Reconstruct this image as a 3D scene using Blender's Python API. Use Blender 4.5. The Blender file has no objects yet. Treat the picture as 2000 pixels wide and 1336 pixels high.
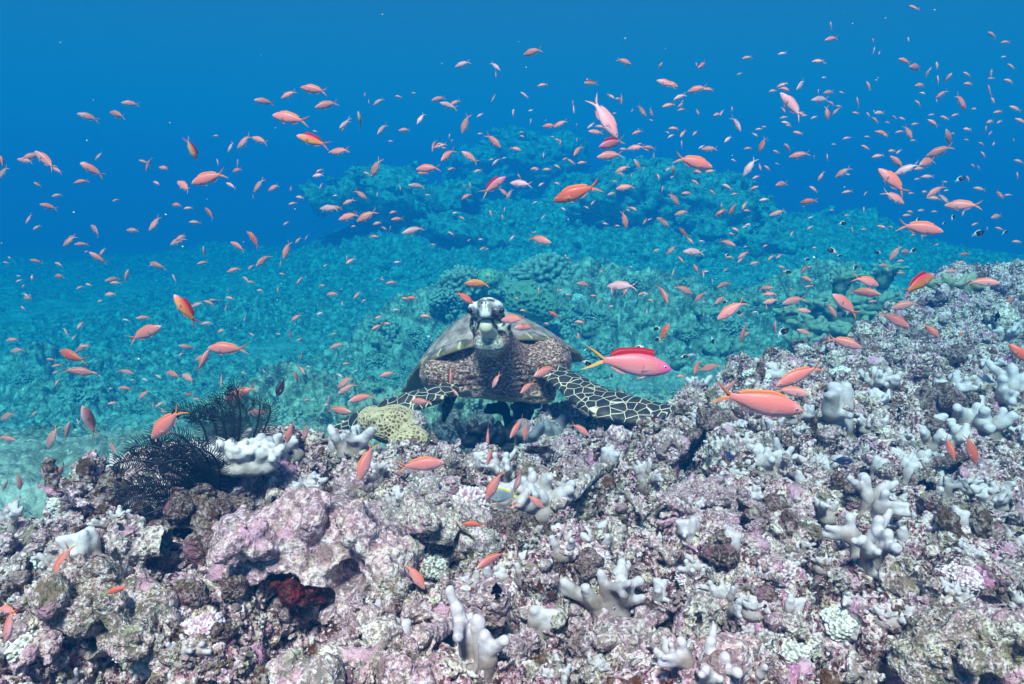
import bpy, math, random
import numpy as np
from mathutils import Vector, Matrix, Quaternion

random.seed(7)
SC = bpy.context.scene
COL = SC.collection

# water: scattering colour, absorption colour, density (per metre)
WATER_SCATTER = (0.003, 0.068, 0.190, 1)
WATER_ABSORB = (0.0, 0.62, 0.76, 1)
WATER_DENSITY = 0.28

# ------------------------------------------------------------------ camera, world, sun, exposure
PITCH = math.radians(10.0)
FPX = 1428.0                       # focal length in pixels of the 2000 px wide photograph
cam_data = bpy.data.cameras.new("camera")
cam_data.sensor_width = 36.0
cam_data.lens = 36.0 * FPX / 2000.0
cam_data.clip_start = 0.05
cam_data.clip_end = 400.0
cam = bpy.data.objects.new("camera", cam_data)
COL.objects.link(cam)
cam.location = (0, 0, 0)
cam.rotation_euler = (math.radians(90) - PITCH, 0, 0)
SC.camera = cam

SUN_ELEV, SUN_AZ = math.radians(55), math.radians(190)   # azimuth from +Y towards +X
world = bpy.data.worlds.new("World")
SC.world = world
world.use_nodes = True
wn = world.node_tree.nodes
bg = wn["Background"]
sky = wn.new("ShaderNodeTexSky")
sky.sky_type = 'NISHITA'
sky.sun_disc = False
sky.sun_elevation = SUN_ELEV
sky.sun_rotation = SUN_AZ
world.node_tree.links.new(sky.outputs[0], bg.inputs[0])
bg.inputs[1].default_value = 0.045
tint = wn.new("ShaderNodeMix"); tint.data_type = "RGBA"; tint.blend_type = "MULTIPLY"
tint.inputs[0].default_value = 1.0; tint.inputs[7].default_value = (1.0, 0.31, 0.315, 1)
world.node_tree.links.new(sky.outputs[0], tint.inputs[6]); world.node_tree.links.new(tint.outputs[2], bg.inputs[0])

sun_data = bpy.data.lights.new("sun", 'SUN')
sun_data.energy = 5.0
sun_data.angle = math.radians(10)
sun_data.color = (1.0, 0.31, 0.315)
sun = bpy.data.objects.new("sun", sun_data)
COL.objects.link(sun)
sd = Vector((math.sin(SUN_AZ) * math.cos(SUN_ELEV), math.cos(SUN_AZ) * math.cos(SUN_ELEV), math.sin(SUN_ELEV)))
sun.rotation_euler = sd.to_track_quat('Z', 'Y').to_euler()

SC.render.engine = 'CYCLES'
SC.view_settings.view_transform = 'Standard'
SC.view_settings.look = 'None'
SC.view_settings.exposure = 2.38
SC.view_settings.gamma = 1.0
SC.view_settings.use_curve_mapping = False
SC.cycles.use_denoising = True
SC.cycles.max_bounces = 4
SC.cycles.diffuse_bounces = 2
SC.cycles.glossy_bounces = 1
SC.cycles.transmission_bounces = 1
SC.cycles.volume_bounces = 1
SC.cycles.transparent_max_bounces = 6
SC.cycles.caustics_reflective = False
SC.cycles.caustics_refractive = False

# ------------------------------------------------------------------ helpers
CP, SP = math.cos(PITCH), math.sin(PITCH)
def P(px, py, d):
    """a point d metres ahead of the photographer, seen at pixel (px, py) of the 2000x1336 photograph"""
    x = d * (px - 1000) / FPX
    u = d * (668 - py) / FPX
    return Vector((x, d * CP + u * SP, -d * SP + u * CP))

def clip01(a): return np.clip(a, 0, 1)
def sstep(a, b, x):
    t = clip01((x - a) / (b - a)); return t * t * (3 - 2 * t)

U32 = np.uint32
def _hash(ix, iy, iz, seed):
    h = (ix.astype(U32) * U32(374761393)) ^ (iy.astype(U32) * U32(668265263)) ^ (iz.astype(U32) * U32(2147483647 - 1640531)) ^ U32((seed * 2654435761) & 0xffffffff)
    h = (h ^ (h >> U32(13))) * U32(1274126177)
    h = (h ^ (h >> U32(16))) * U32(2246822519)
    return h ^ (h >> U32(13))

def vnoise(p, seed=0):
    """smooth 3-D value-gradient noise, about -1..1; p is (N,3)"""
    i = np.floor(p).astype(np.int32); f = (p - i).astype(np.float32)
    w = f * f * f * (f * (f * 6 - 15) + 10)
    out = None
    r = np.zeros(len(p), np.float32)
    for dx in (0, 1):
        wx = w[:, 0] if dx else 1 - w[:, 0]
        for dy in (0, 1):
            wy = w[:, 1] if dy else 1 - w[:, 1]
            for dz in (0, 1):
                wz = w[:, 2] if dz else 1 - w[:, 2]
                h = _hash(i[:, 0] + dx, i[:, 1] + dy, i[:, 2] + dz, seed)
                gx = ((h & U32(1023)).astype(np.float32) / 511.5 - 1)
                gy = (((h >> U32(10)) & U32(1023)).astype(np.float32) / 511.5 - 1)
                gz = (((h >> U32(20)) & U32(1023)).astype(np.float32) / 511.5 - 1)
                r += wx * wy * wz * (gx * (f[:, 0] - dx) + gy * (f[:, 1] - dy) + gz * (f[:, 2] - dz))
    return r * 1.5

def fbm(p, octaves=4, seed=0, gain=0.5, lac=2.03):
    a, s, t = 1.0, 1.0, 0.0
    r = np.zeros(len(p), np.float32)
    for o in range(octaves):
        r += a * vnoise(p * s + o * 17.3, seed + o)
        t += a; a *= gain; s *= lac
    return r / t * 1.4

def worley(p, seed=0, second=False):
    """distance to the nearest (and second nearest) random cell point"""
    i = np.floor(p).astype(np.int32); f = (p - i).astype(np.float32)
    d1 = np.full(len(p), 9.0, np.float32); d2 = d1.copy()
    for dx in (-1, 0, 1):
        for dy in (-1, 0, 1):
            for dz in (-1, 0, 1):
                h = _hash(i[:, 0] + dx, i[:, 1] + dy, i[:, 2] + dz, seed)
                ex = dx + (h & U32(1023)).astype(np.float32) / 1023 - f[:, 0]
                ey = dy + ((h >> U32(10)) & U32(1023)).astype(np.float32) / 1023 - f[:, 1]
                ez = dz + ((h >> U32(20)) & U32(1023)).astype(np.float32) / 1023 - f[:, 2]
                d = ex * ex + ey * ey + ez * ez
                if second:
                    d2 = np.minimum(d2, np.maximum(d, d1))
                d1 = np.minimum(d1, d)
    if second:
        return np.sqrt(d1), np.sqrt(d2)
    return np.sqrt(d1)

def mesh_from(name, verts, faces, smooth=True, mats=None):
    """faces: (M,4) or (M,3) int array, or list of lists"""
    me = bpy.data.meshes.new(name)
    verts = np.asarray(verts, np.float32)
    if isinstance(faces, np.ndarray):
        n, k = faces.shape
        me.vertices.add(len(verts)); me.vertices.foreach_set("co", verts.ravel())
        me.loops.add(n * k); me.loops.foreach_set("vertex_index", faces.ravel().astype(np.int32))
        me.polygons.add(n); me.polygons.foreach_set("loop_start", np.arange(0, n * k, k, dtype=np.int32))
        me.update(calc_edges=True)
    else:
        me.from_pydata([tuple(v) for v in verts.tolist()], [], faces); me.update()
    if smooth:
        me.polygons.foreach_set("use_smooth", np.ones(len(me.polygons), bool))
    for m in (mats or []):
        me.materials.append(m)
    me.validate()
    return me

def link(name, me, parent=None, loc=None, rot=None, scale=None):
    o = bpy.data.objects.new(name, me)
    COL.objects.link(o)
    if parent is not None: o.parent = parent
    if loc is not None: o.location = loc
    if rot is not None: o.rotation_euler = rot
    if scale is not None: o.scale = scale if hasattr(scale, '__len__') else (scale,) * 3
    return o

def tag(o, label=None, cat=None, group=None, kind=None):
    if label: o["label"] = label
    if cat: o["category"] = cat
    if group: o["group"] = group
    if kind: o["kind"] = kind
    return o

def attr_f(me, name, vals):
    a = me.attributes.new(name, 'FLOAT', 'POINT'); a.data.foreach_set("value", np.asarray(vals, np.float32))
def attr_c(me, name, rgb):
    a = me.attributes.new(name, 'FLOAT_COLOR', 'POINT')
    c = np.ones((len(rgb), 4), np.float32); c[:, :3] = rgb
    a.data.foreach_set("color", c.ravel())

def surface_nets(F, origin, h):
    """quad mesh of the zero level of the grid F (negative inside)"""
    ins = F < 0
    nx, ny, nz = F.shape
    cnt = np.zeros((nx - 1, ny - 1, nz - 1), np.int8)
    offs = [(0,0,0),(1,0,0),(0,1,0),(1,1,0),(0,0,1),(1,0,1),(0,1,1),(1,1,1)]
    for o in offs:
        cnt += ins[o[0]:nx-1+o[0], o[1]:ny-1+o[1], o[2]:nz-1+o[2]]
    act = (cnt > 0) & (cnt < 8)
    I = np.argwhere(act)
    idx = np.full(act.shape, -1, np.int32); idx[act] = np.arange(len(I))
    V = np.stack([F[I[:,0]+o[0], I[:,1]+o[1], I[:,2]+o[2]] for o in offs], 1).astype(np.float32)
    OF = np.array(offs, np.float32)
    edges = [(0,1),(2,3),(4,5),(6,7),(0,2),(1,3),(4,6),(5,7),(0,4),(1,5),(2,6),(3,7)]
    acc = np.zeros((len(I), 3), np.float32); num = np.zeros(len(I), np.float32)
    for a, b in edges:
        m = (V[:, a] < 0) != (V[:, b] < 0)
        t = np.where(m, V[:, a] / np.where(m, V[:, a] - V[:, b], 1), 0)
        acc += m[:, None] * (OF[a] + t[:, None] * (OF[b] - OF[a])); num += m
    co = (I + acc / num[:, None]) * h + np.asarray(origin, np.float32)
    quads = []
    def emit(s, a0, q):
        # s: mask grid of crossing edges, a0: inside at edge start, q: 4 index grids
        m = s
        qa = np.stack([g[m] for g in q], 1)
        fl = a0[m]
        qa[~fl] = qa[~fl][:, ::-1]
        quads.append(qa)
    A = ins[:-1, 1:-1, 1:-1]; B = ins[1:, 1:-1, 1:-1]
    emit(A != B, A, [idx[:, :-1, :-1], idx[:, 1:, :-1], idx[:, 1:, 1:], idx[:, :-1, 1:]])
    A = ins[1:-1, :-1, 1:-1]; B = ins[1:-1, 1:, 1:-1]
    emit(A != B, A, [idx[:-1, :, :-1], idx[:-1, :, 1:], idx[1:, :, 1:], idx[1:, :, :-1]])
    A = ins[1:-1, 1:-1, :-1]; B = ins[1:-1, 1:-1, 1:]
    emit(A != B, A, [idx[:-1, :-1, :], idx[1:, :-1, :], idx[1:, 1:, :], idx[:-1, 1:, :]])
    return co, np.concatenate(quads)

def grid_pts(lo, hi, h):
    xs = [np.arange(lo[k], hi[k] + h, h, dtype=np.float32) for k in range(3)]
    G = np.stack(np.meshgrid(*xs, indexing='ij'), -1)
    return G.reshape(-1, 3), G.shape[:3]

def smin(a, b, k):
    hh = np.maximum(k - np.abs(a - b), 0) / k
    return np.minimum(a, b) - hh * hh * k * 0.25

def sd_caps(p, a, b, ra, rb):
    a = np.asarray(a, np.float32); b = np.asarray(b, np.float32)
    ab = b - a
    t = clip01(((p - a) @ ab) / max(float(ab @ ab), 1e-9))
    return np.linalg.norm(p - a - t[:, None] * ab, axis=1) - (ra + (rb - ra) * t)
def sd_ell(p, c, r, R=None):
    q = p - np.asarray(c, np.float32)
    if R is not None: q = q @ np.asarray(R, np.float32)       # R columns = ellipsoid axes
    r = np.asarray(r, np.float32)
    k = np.linalg.norm(q / r, axis=1)
    return (k - 1) * k / np.maximum(np.linalg.norm(q / (r * r), axis=1), 1e-6)

# ------------------------------------------------------------------ node materials
class NT:
    def __init__(self, name, rough=0.8, spec=0.25):
        self.m = bpy.data.materials.new(name); self.m.use_nodes = True
        self.t = self.m.node_tree; self.n = self.t.nodes
        self.b = self.n["Principled BSDF"]
        self.b.inputs["Roughness"].default_value = rough
        self.b.inputs["Specular IOR Level"].default_value = spec
    def N(self, typ, **kw):
        nd = self.n.new("ShaderNode" + typ)
        for k, v in kw.items(): setattr(nd, k, v)
        return nd
    def L(self, a, b): self.t.links.new(a, b)
    def put(self, sock, v):
        if hasattr(v, "is_linked") or hasattr(v, "links"): self.L(v, sock)
        elif isinstance(v, (tuple, list)) and len(v) == 3 and sock.type == 'RGBA': sock.default_value = (*v, 1)
        else: sock.default_value = v
    def coord(self, kind="Object"): return self.N("TexCoord").outputs[kind]
    def noise(self, vec, scale, detail=3, rough=0.6, dist=0.0):
        nd = self.N("TexNoise"); self.L(vec, nd.inputs["Vector"])
        nd.inputs["Scale"].default_value = scale; nd.inputs["Detail"].default_value = detail
        nd.inputs["Roughness"].default_value = rough; nd.inputs["Distortion"].default_value = dist
        return nd.outputs["Fac"]
    def voro(self, vec, scale, feature='F1', out="Distance", rnd=1.0):
        nd = self.N("TexVoronoi", feature=feature); self.L(vec, nd.inputs["Vector"])
        nd.inputs["Scale"].default_value = scale; nd.inputs["Randomness"].default_value = rnd
        return nd.outputs[out]
    def ramp(self, fac, stops, interp='LINEAR'):
        nd = self.N("ValToRGB"); nd.color_ramp.interpolation = interp
        el = nd.color_ramp.elements
        while len(el) < len(stops): el.new(0.5)
        for e, (p, c) in zip(el, stops):
            e.position = p; e.color = (*c, 1) if isinstance(c, tuple) else (c, c, c, 1)
        self.L(fac, nd.inputs[0]); return nd.outputs[0]
    def mix(self, fac, a, b, mode='MIX'):
        nd = self.N("Mix", data_type='RGBA', blend_type=mode)
        self.put(nd.inputs[0], fac); self.put(nd.inputs[6], a); self.put(nd.inputs[7], b)
        return nd.outputs[2]
    def math(self, op, a, b=0.0, clamp=False):
        nd = self.N("Math", operation=op, use_clamp=clamp)
        self.put(nd.inputs[0], a); self.put(nd.inputs[1], b); return nd.outputs[0]
    def attr(self, name, out="Fac"):
        nd = self.N("Attribute", attribute_name=name); return nd.outputs[out]
    def vadd(self, a, b):
        nd = self.N("VectorMath", operation='ADD'); self.L(a, nd.inputs[0]); self.put(nd.inputs[1], b); return nd.outputs[0]
    def shift_random(self, vec):
        oi = self.N("ObjectInfo")
        mul = self.N("VectorMath", operation='SCALE'); mul.inputs[0].default_value = (37.1, 19.7, 53.3)
        self.L(oi.outputs["Random"], mul.inputs["Scale"])
        return self.vadd(vec, mul.outputs[0])
    def bump(self, height, strength=0.5, dist=0.002):
        nd = self.N("Bump"); nd.inputs["Strength"].default_value = strength; nd.inputs["Distance"].default_value = dist
        self.L(height, nd.inputs["Height"]); self.L(nd.outputs[0], self.b.inputs["Normal"])
    def color(self, c): self.put(self.b.inputs["Base Color"], c); return self.m

def encrusted(g, vec, seed=0.0):
    """mosaic of pink coralline crust, cream, grey green and brown turf with pale specks"""
    v = g.vadd(vec, (seed, seed * 1.7, -seed))
    n1 = g.noise(v, 8, 4, 0.64, 0.6)
    c1 = g.ramp(n1, [(0.37, (0.024, 0.012, 0.008)), (0.46, (0.085, 0.045, 0.022)), (0.482, (0.44, 0.25, 0.28)), (0.51, (0.72, 0.49, 0.57)),
                     (0.545, (0.34, 0.22, 0.18)), (0.59, (0.66, 0.58, 0.42)), (0.67, (0.88, 0.80, 0.76))])
    n2 = g.noise(g.vadd(v, (5.2, 1.3, 2.2)), 34, 3, 0.65, 0.4)
    c2 = g.ramp(n2, [(0.40, (0.030, 0.014, 0.010)), (0.46, (0.26, 0.13, 0.13)), (0.505, (0.66, 0.44, 0.50)), (0.56, (0.76, 0.62, 0.54)), (0.63, (0.94, 0.88, 0.84))])
    c = g.mix(0.5, c1, c2)
    # fine turf and crust specks
    n3 = g.noise(v, 120, 2, 0.7)
    c = g.mix(g.ramp(n3, [(0.40, 0.9), (0.485, 0.0)]), c, (0.045, 0.022, 0.02))
    c = g.mix(g.ramp(n3, [(0.55, 0.0), (0.64, 0.85)]), c, (0.90, 0.86, 0.88))
    n4 = g.noise(g.vadd(v, (9.0, 3.0, 1.0)), 13, 2, 0.5)
    c = g.mix(g.ramp(n4, [(0.67, 0.0), (0.73, 0.5)]), c, (0.42, 0.44, 0.24))
    c = g.mix(g.ramp(n4, [(0.33, 0.85), (0.40, 0.0)]), c, (0.10, 0.052, 0.022))
    n5 = g.noise(g.vadd(v, (1.0, 8.0, 4.0)), 11, 2, 0.5)
    c = g.mix(g.ramp(n5, [(0.62, 0.0), (0.67, 0.7)]), c, (0.58, 0.30, 0.42))
    hs = g.N("HueSaturation"); hs.inputs["Saturation"].default_value = 1.28; g.L(c, hs.inputs["Color"])
    return hs.outputs[0], n2, n3

# ------------------------------------------------------------------ the ground: reef in front, seabed behind, one sheet
def tps_fit(pts):
    A = np.array([(p[0], p[1]) for p in pts], float); z = np.array([p[2] for p in pts], float)
    n = len(A)
    r = np.linalg.norm(A[:, None] - A[None], axis=2); K = np.where(r > 0, r * r * np.log(r + 1e-12), 0) + np.eye(n) * 0.01
    Q = np.hstack([np.ones((n, 1)), A])
    M = np.block([[K, Q], [Q.T, np.zeros((3, 3))]])
    w = np.linalg.solve(M, np.concatenate([z, np.zeros(3)]))
    return A, w
def tps_eval(fit, X, Y):
    A, w = fit
    out = w[-3] + w[-2] * X + w[-1] * Y
    for k in range(len(A)):
        r2 = (X - A[k, 0]) ** 2 + (Y - A[k, 1]) ** 2
        out = out + w[k] * 0.5 * r2 * np.log(r2 + 1e-12)
    return out

ridge_px = [(-150,1110,1.46),(0,1065,1.50),(90,990,1.56),(170,935,1.63),(300,935,1.70),(400,900,1.78),(500,865,1.86),(620,860,1.95),(720,865,2.0),
            (850,895,2.02),(1000,875,2.12),(1150,850,3.8),(1250,820,2.3),(1330,780,2.4),(1420,715,2.65),(1550,690,2.85),(1680,655,3.1),
            (1760,590,3.6),(1860,535,3.8),(1990,522,4.5),(2150,515,4.8)]
ridge = [P(*r) for r in ridge_px]
reef_pts = ridge + [P(*r) for r in [(0,1336,0.98),(500,1336,0.98),(1000,1336,1.0),(1500,1336,1.0),(2000,1336,1.05),
            (150,1150,1.22),(500,1100,1.34),(800,1080,1.42),(1000,1150,1.28),(1050,1010,1.62),(1300,1050,1.50),(1300,930,1.80),(1600,1100,1.42),(1600,900,1.90),
            (1800,1000,1.70),(1900,850,2.15),(1700,760,2.40),(1950,700,2.90),(1850,620,3.5),(300,1010,1.50),(650,930,1.72)]]
reef_fit = tps_fit([(p.x, p.y, p.z) for p in reef_pts])
sea_pts = [P(*r) for r in [(-300,900,3.92),(0,880,3.92),(300,830,6.44),(600,790,6.86),(900,760,7.00),(1200,740,6.86),(1400,660,8.68),(0,700,11.20),(400,690,11.48),(200,560,19.60),(700,640,12.04),
            (600,540,18.90),(1550,560,13.30),(1900,520,15.40),(-400,600,14.00),(2400,560,14.00)]] + [Vector((x, y, z)) for x, y, z in
            [(-21,34,-2.24),(0,36,-2.1),(21,34,-2.24),(-42,84,-2.6),(0,84,-2.6),(42,84,-2.6),(-14,2.8,-2.2),(14,2.8,-2.2),(0,-4,-2.2)]]
sea_fit = tps_fit([(p.x, p.y, p.z) for p in sea_pts])
RX = np.array([r.x for r in ridge]); RY = np.array([r.y for r in ridge])
RX, RY = RX[np.argsort(RX)], RY[np.argsort(RX)]
# rises of the seabed: (px, py, d of the top, sigma x, sigma y, height)
mounds = [(1100,560,9.52,1.26,1.05,0.77),(880,600,8.96,1.05,0.91,0.56),(780,650,8.40,0.98,0.70,0.42),(60,660,8.68,0.63,0.56,0.53),(100,760,7.56,0.70,0.49,0.31),
          (1640,640,8.40,1.05,0.84,0.77),(1350,680,7.84,0.84,0.70,0.35),(560,780,6.16,0.70,0.42,0.34),(1000,450,19.60,5.60,2.80,1.40),(1300,490,16.80,3.08,2.10,0.98),(800,450,18.20,2.80,2.24,0.70),
          (1650,480,17.50,2.80,2.10,0.84),(350,480,23.80,5.60,2.24,0.70),(1250,640,8.68,1.26,0.70,0.56),(900,820,4.76,0.70,0.42,0.20),(450,620,13.30,1.96,1.26,0.42),(200,720,9.80,1.26,0.84,0.35)]

def base_height(X, Y):
    p2 = np.stack([X * 1.0, Y * 1.0, np.zeros_like(X)], 1)
    n = fbm(p2 * 3.1, 3, 11)
    yr = np.interp(X, RX, RY) + 0.09 * n
    yr = yr + np.maximum(X - RX[-1], 0) * 0.3
    t = sstep(0.0, 0.75, (Y - yr))
    Xc = np.clip(X, -1.7, 4.2)
    zr = tps_eval(reef_fit, Xc, np.clip(Y, 0.55, 5.0))
    zr = np.clip(zr, -1.2, -0.15)
    zs = tps_eval(sea_fit, np.clip(X, -42, 42), np.clip(Y, -3, 84))
    zs = np.clip(zs, -3.6, -1.2)
    zs = zs + 0.07 * fbm(p2 * 0.65, 4, 31) * 1.5
    for px, py, d, sx, sy, hh in mounds:
        c = P(px, py, d)
        g = np.exp(-(((X - c.x) / sx) ** 2 + ((Y - c.y) / sy) ** 2))
        zs = zs + hh * g
    return zr * (1 - t) + zs * t, 1 - t

NA, NR1, NR2 = 1150, 760, 920
ang = np.concatenate([np.linspace(-58, -39, 60)[:-1], np.linspace(-39, 39, NA), np.linspace(39, 58, 60)[1:]]) * math.pi / 180
rr = np.concatenate([np.linspace(0.55, 2.35, NR1)[:-1], np.geomspace(2.35, 90, NR2)])
AA, RRR = np.meshgrid(ang, rr, indexing='ij')
X = (RRR * np.sin(AA)).ravel(); Y = (RRR * np.cos(AA)).ravel()
Z, RM = base_height(X, Y)
R = RRR.ravel()
pos = np.stack([X, Y, Z], 1).astype(np.float32)
na, nr = len(ang), len(rr)
def grid_normals(pos):
    g = pos.reshape(na, nr, 3)
    da = np.gradient(g, axis=0); dr = np.gradient(g, axis=1)
    n = np.cross(dr, da).reshape(-1, 3)
    n[n[:, 2] < 0] *= -1
    return n / np.maximum(np.linalg.norm(n, axis=1, keepdims=True), 1e-9)
RMs = RM[:, None].astype(np.float32)
# large lumps and hollows
w = np.stack([fbm(pos * 2.2, 2, 71), fbm(pos * 2.2 + 9, 2, 72), np.zeros(len(pos))], 1).astype(np.float32) * 0.10
q = pos + w
f1, f2 = worley(q * np.array([5.5, 5.5, 3.0], np.float32), 3, True)
lump = 0.42 - 1.15 * f1 * f1
pos[:, 2] += RM * (0.075 * lump - 0.075 * np.exp(-((f2 - f1) / 0.10) ** 2) + 0.055 * fbm(q * 4.0, 3, 5))
pos[:, 2] += (1 - RM) * (0.035 * fbm(pos * 1.6, 3, 41))
holes = sstep(0.22, 0.48, fbm(pos * np.array([4.2, 4.2, 1.0], np.float32), 2, 55))
pos[:, 2] -= RM * 0.12 * holes
HOLES = [(590,1160,1.19,0.095,0.14),(850,1075,1.38,0.065,0.10),(1400,985,1.62,0.055,0.13),(190,1230,1.03,0.065,0.10),(225,1110,1.22,0.05,0.11),(1880,1010,1.7,0.07,0.13),
        (1870,1290,1.12,0.065,0.14),(1040,1035,1.5,0.045,0.08),(710,1115,1.3,0.04,0.10),(925,1110,1.35,0.03,0.07),(1560,1005,1.62,0.04,0.08),(1130,1000,1.6,0.04,0.07),(1810,780,2.4,0.09,0.13),
        (400,1010,1.5,0.06,0.11),(330,1065,1.35,0.05,0.08),(1290,1110,1.4,0.035,0.07),(1600,1190,1.3,0.05,0.10),(690,985,1.56,0.04,0.09),(980,1000,1.56,0.035,0.07),(1950,1180,1.3,0.05,0.09),(480,1255,1.1,0.03,0.07),(1100,1280,1.1,0.03,0.07)]
HOLEW = []
for hx, hy, hd, hr_, hh in HOLES:
    hc = P(hx, hy, hd); HOLEW.append((hc.x, hc.y, hr_)); pos[:, 2] -= 1.2 * hh * np.exp(-(((X - hc.x) ** 2 + (Y - hc.y) ** 2) / hr_ ** 2) ** 1.5)
def in_hole(x, y, k=0.85): return any((x - a) ** 2 + (y - b) ** 2 < (c * k) ** 2 for a, b, c in HOLEW)
# stubby broken branches and knobs, along the normal
n = grid_normals(pos)
q = pos + 0.02 * np.stack([fbm(pos * 14, 2, 81), fbm(pos * 14, 2, 82), fbm(pos * 14, 2, 83)], 1)
f1, f2 = worley(q * 17, 8, True)
amp = 0.024 * (0.4 + 0.9 * sstep(-0.3, 0.4, fbm(pos * 5, 2, 90)))
pos += (RM * amp * (0.75 - 1.9 * f1 * f1))[:, None] * n
n = grid_normals(pos)
f1 = worley(pos * 45, 9)
pos += (RM * 0.0105 * (0.45 - 1.6 * f1 * f1) + RM * 0.007 * fbm(pos * 60, 3, 12))[:, None] * n
f1 = worley(pos * 105, 19)
patch = sstep(0.0, 0.3, fbm(pos * 6, 2, 93))
pos += (RM * 0.0050 * patch * (0.45 - 1.6 * f1 * f1))[:, None] * n
# the seabed: rubble and low coral lumps that grow patchily
ps = pos / 1.4
patchy = sstep(-0.15, 0.25, fbm(ps * np.array([0.8, 0.8, 0.2], np.float32), 3, 60))
mound_w = np.zeros(len(pos), np.float32)
for px, py, d, sx, sy, hh in mounds:
    c = P(px, py, d)
    mound_w = np.maximum(mound_w, np.exp(-(((X - c.x) / (sx * 1.15)) ** 2 + ((Y - c.y) / (sy * 1.15)) ** 2)))
rough = clip01(0.22 + 0.5 * patchy + 1.2 * mound_w)
q = ps + 0.05 * np.stack([fbm(ps * 5, 2, 84), fbm(ps * 5, 2, 85), fbm(ps * 5, 2, 86)], 1)
f1 = worley(q * 6.5, 21)
far = sstep(14, 28, R)
dz = 0.10 * rough * (0.4 - 1.0 * f1 * f1)
f1 = worley(q * 17, 22); dz += (0.014 + 0.048 * rough) * (0.4 - 1.3 * f1 * f1)
f1 = worley(ps * 48, 23); dz += (0.007 + 0.010 * rough) * (0.4 - 1.3 * f1 * f1) * (1 - far)
dz += (0.4 + rough) * 0.035 * fbm(ps * 3.2, 4, 24)
dz += far * 0.25 * fbm(ps * np.array([0.7, 0.7, 0.3], np.float32), 4, 25)
n = grid_normals(pos)
n[:, 2] += 0.3
pos += ((1 - RM) * dz * 1.4)[:, None] * n

ii = np.arange(na * nr).reshape(na, nr)
faces = np.stack([ii[:-1, :-1].ravel(), ii[1:, :-1].ravel(), ii[1:, 1:].ravel(), ii[:-1, 1:].ravel()], 1)[:, ::-1]
gme = mesh_from("seabed", pos, faces[:, ::-1])
attr_f(gme, "reef", RM); attr_f(gme, "rough", rough)

g = NT("reef_and_seabed", 0.85, 0.15)
vec = g.coord("Object")
c, n2, n3 = encrusted(g, vec)
sand = g.ramp(g.noise(vec, 3, 6, 0.75), [(0.36, (0.11, 0.10, 0.08)), (0.46, (0.26, 0.25, 0.20)), (0.54, (0.42, 0.40, 0.33)), (0.66, (0.66, 0.62, 0.54))])
lump = g.ramp(g.noise(g.vadd(vec, (3, 7, 1)), 8, 5, 0.7), [(0.36, (0.05, 0.055, 0.04)), (0.5, (0.22, 0.22, 0.15)), (0.64, (0.62, 0.62, 0.48))])
sb = g.mix(g.ramp(g.attr("rough"), [(0.1, 0.0), (0.55, 1.0)]), sand, lump)
sb = g.mix(g.ramp(g.noise(vec, 32, 3, 0.7), [(0.55, 0.0), (0.68, 0.7)]), sb, (0.8, 0.78, 0.7))
col = g.mix(g.attr("reef"), sb, c)
g.color(col)
g.bump(g.math('ADD', n3, g.math('MULTIPLY', n2, 2.0)), 0.9, 0.007)
gme.materials.append(g.m)
seabed = link("seabed", gme); tag(seabed, kind="structure")

# lookup of the ground height for things that stand on it
_gz = pos[:, 2].reshape(na, nr); _gx = pos[:, 0].reshape(na, nr); _gy = pos[:, 1].reshape(na, nr)
def ground(x, y):
    a = math.atan2(x, y); r = math.hypot(x, y)
    i = int(np.clip(np.searchsorted(ang, a), 2, na - 3)); j = int(np.clip(np.searchsorted(rr, r), 2, nr - 3))
    return float(_gz[i-2:i+3, j-2:j+3].mean())
def hit(px, py, dmin=0.7, dmax=20):
    """first point of the ground on the line of sight through a pixel"""
    d = dmin
    while d < dmax:
        p = P(px, py, d)
        if ground(p.x, p.y) >= p.z: return p, d
        d *= 1.006
    return P(px, py, dmax), dmax

# ------------------------------------------------------------------ the water: one closed box of even scattering and absorbing volume
bx = np.array([(-70,-12,-7.0),(70,-12,-7.0),(70,110,-7.0),(-70,110,-7.0),(-70,-12,3.8),(70,-12,3.8),(70,110,3.8),(-70,110,3.8)], float)
hm = mesh_from("haze", bx, [[0,3,2,1],[4,5,6,7],[0,1,5,4],[1,2,6,5],[2,3,7,6],[3,0,4,7]], smooth=False)
m = bpy.data.materials.new("sea_water"); m.use_nodes = True
nt = m.node_tree; nt.nodes.clear()
out = nt.nodes.new("ShaderNodeOutputMaterial")
pv = nt.nodes.new("ShaderNodeVolumePrincipled")
pv.inputs["Color"].default_value = WATER_SCATTER
pv.inputs["Absorption Color"].default_value = WATER_ABSORB
pv.inputs["Density"].default_value = WATER_DENSITY
pv.inputs["Anisotropy"].default_value = 0.0
nt.links.new(pv.outputs[0], out.inputs["Volume"])
hm.materials.append(m)
haze = link("haze", hm); tag(haze, kind="stuff")

# ------------------------------------------------------------------ corals, rubble, outcrops
def noise_h(scale, seed, oct=3): return lambda p: fbm(p * scale, oct, seed)
rng = np.random.RandomState(5)

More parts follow.
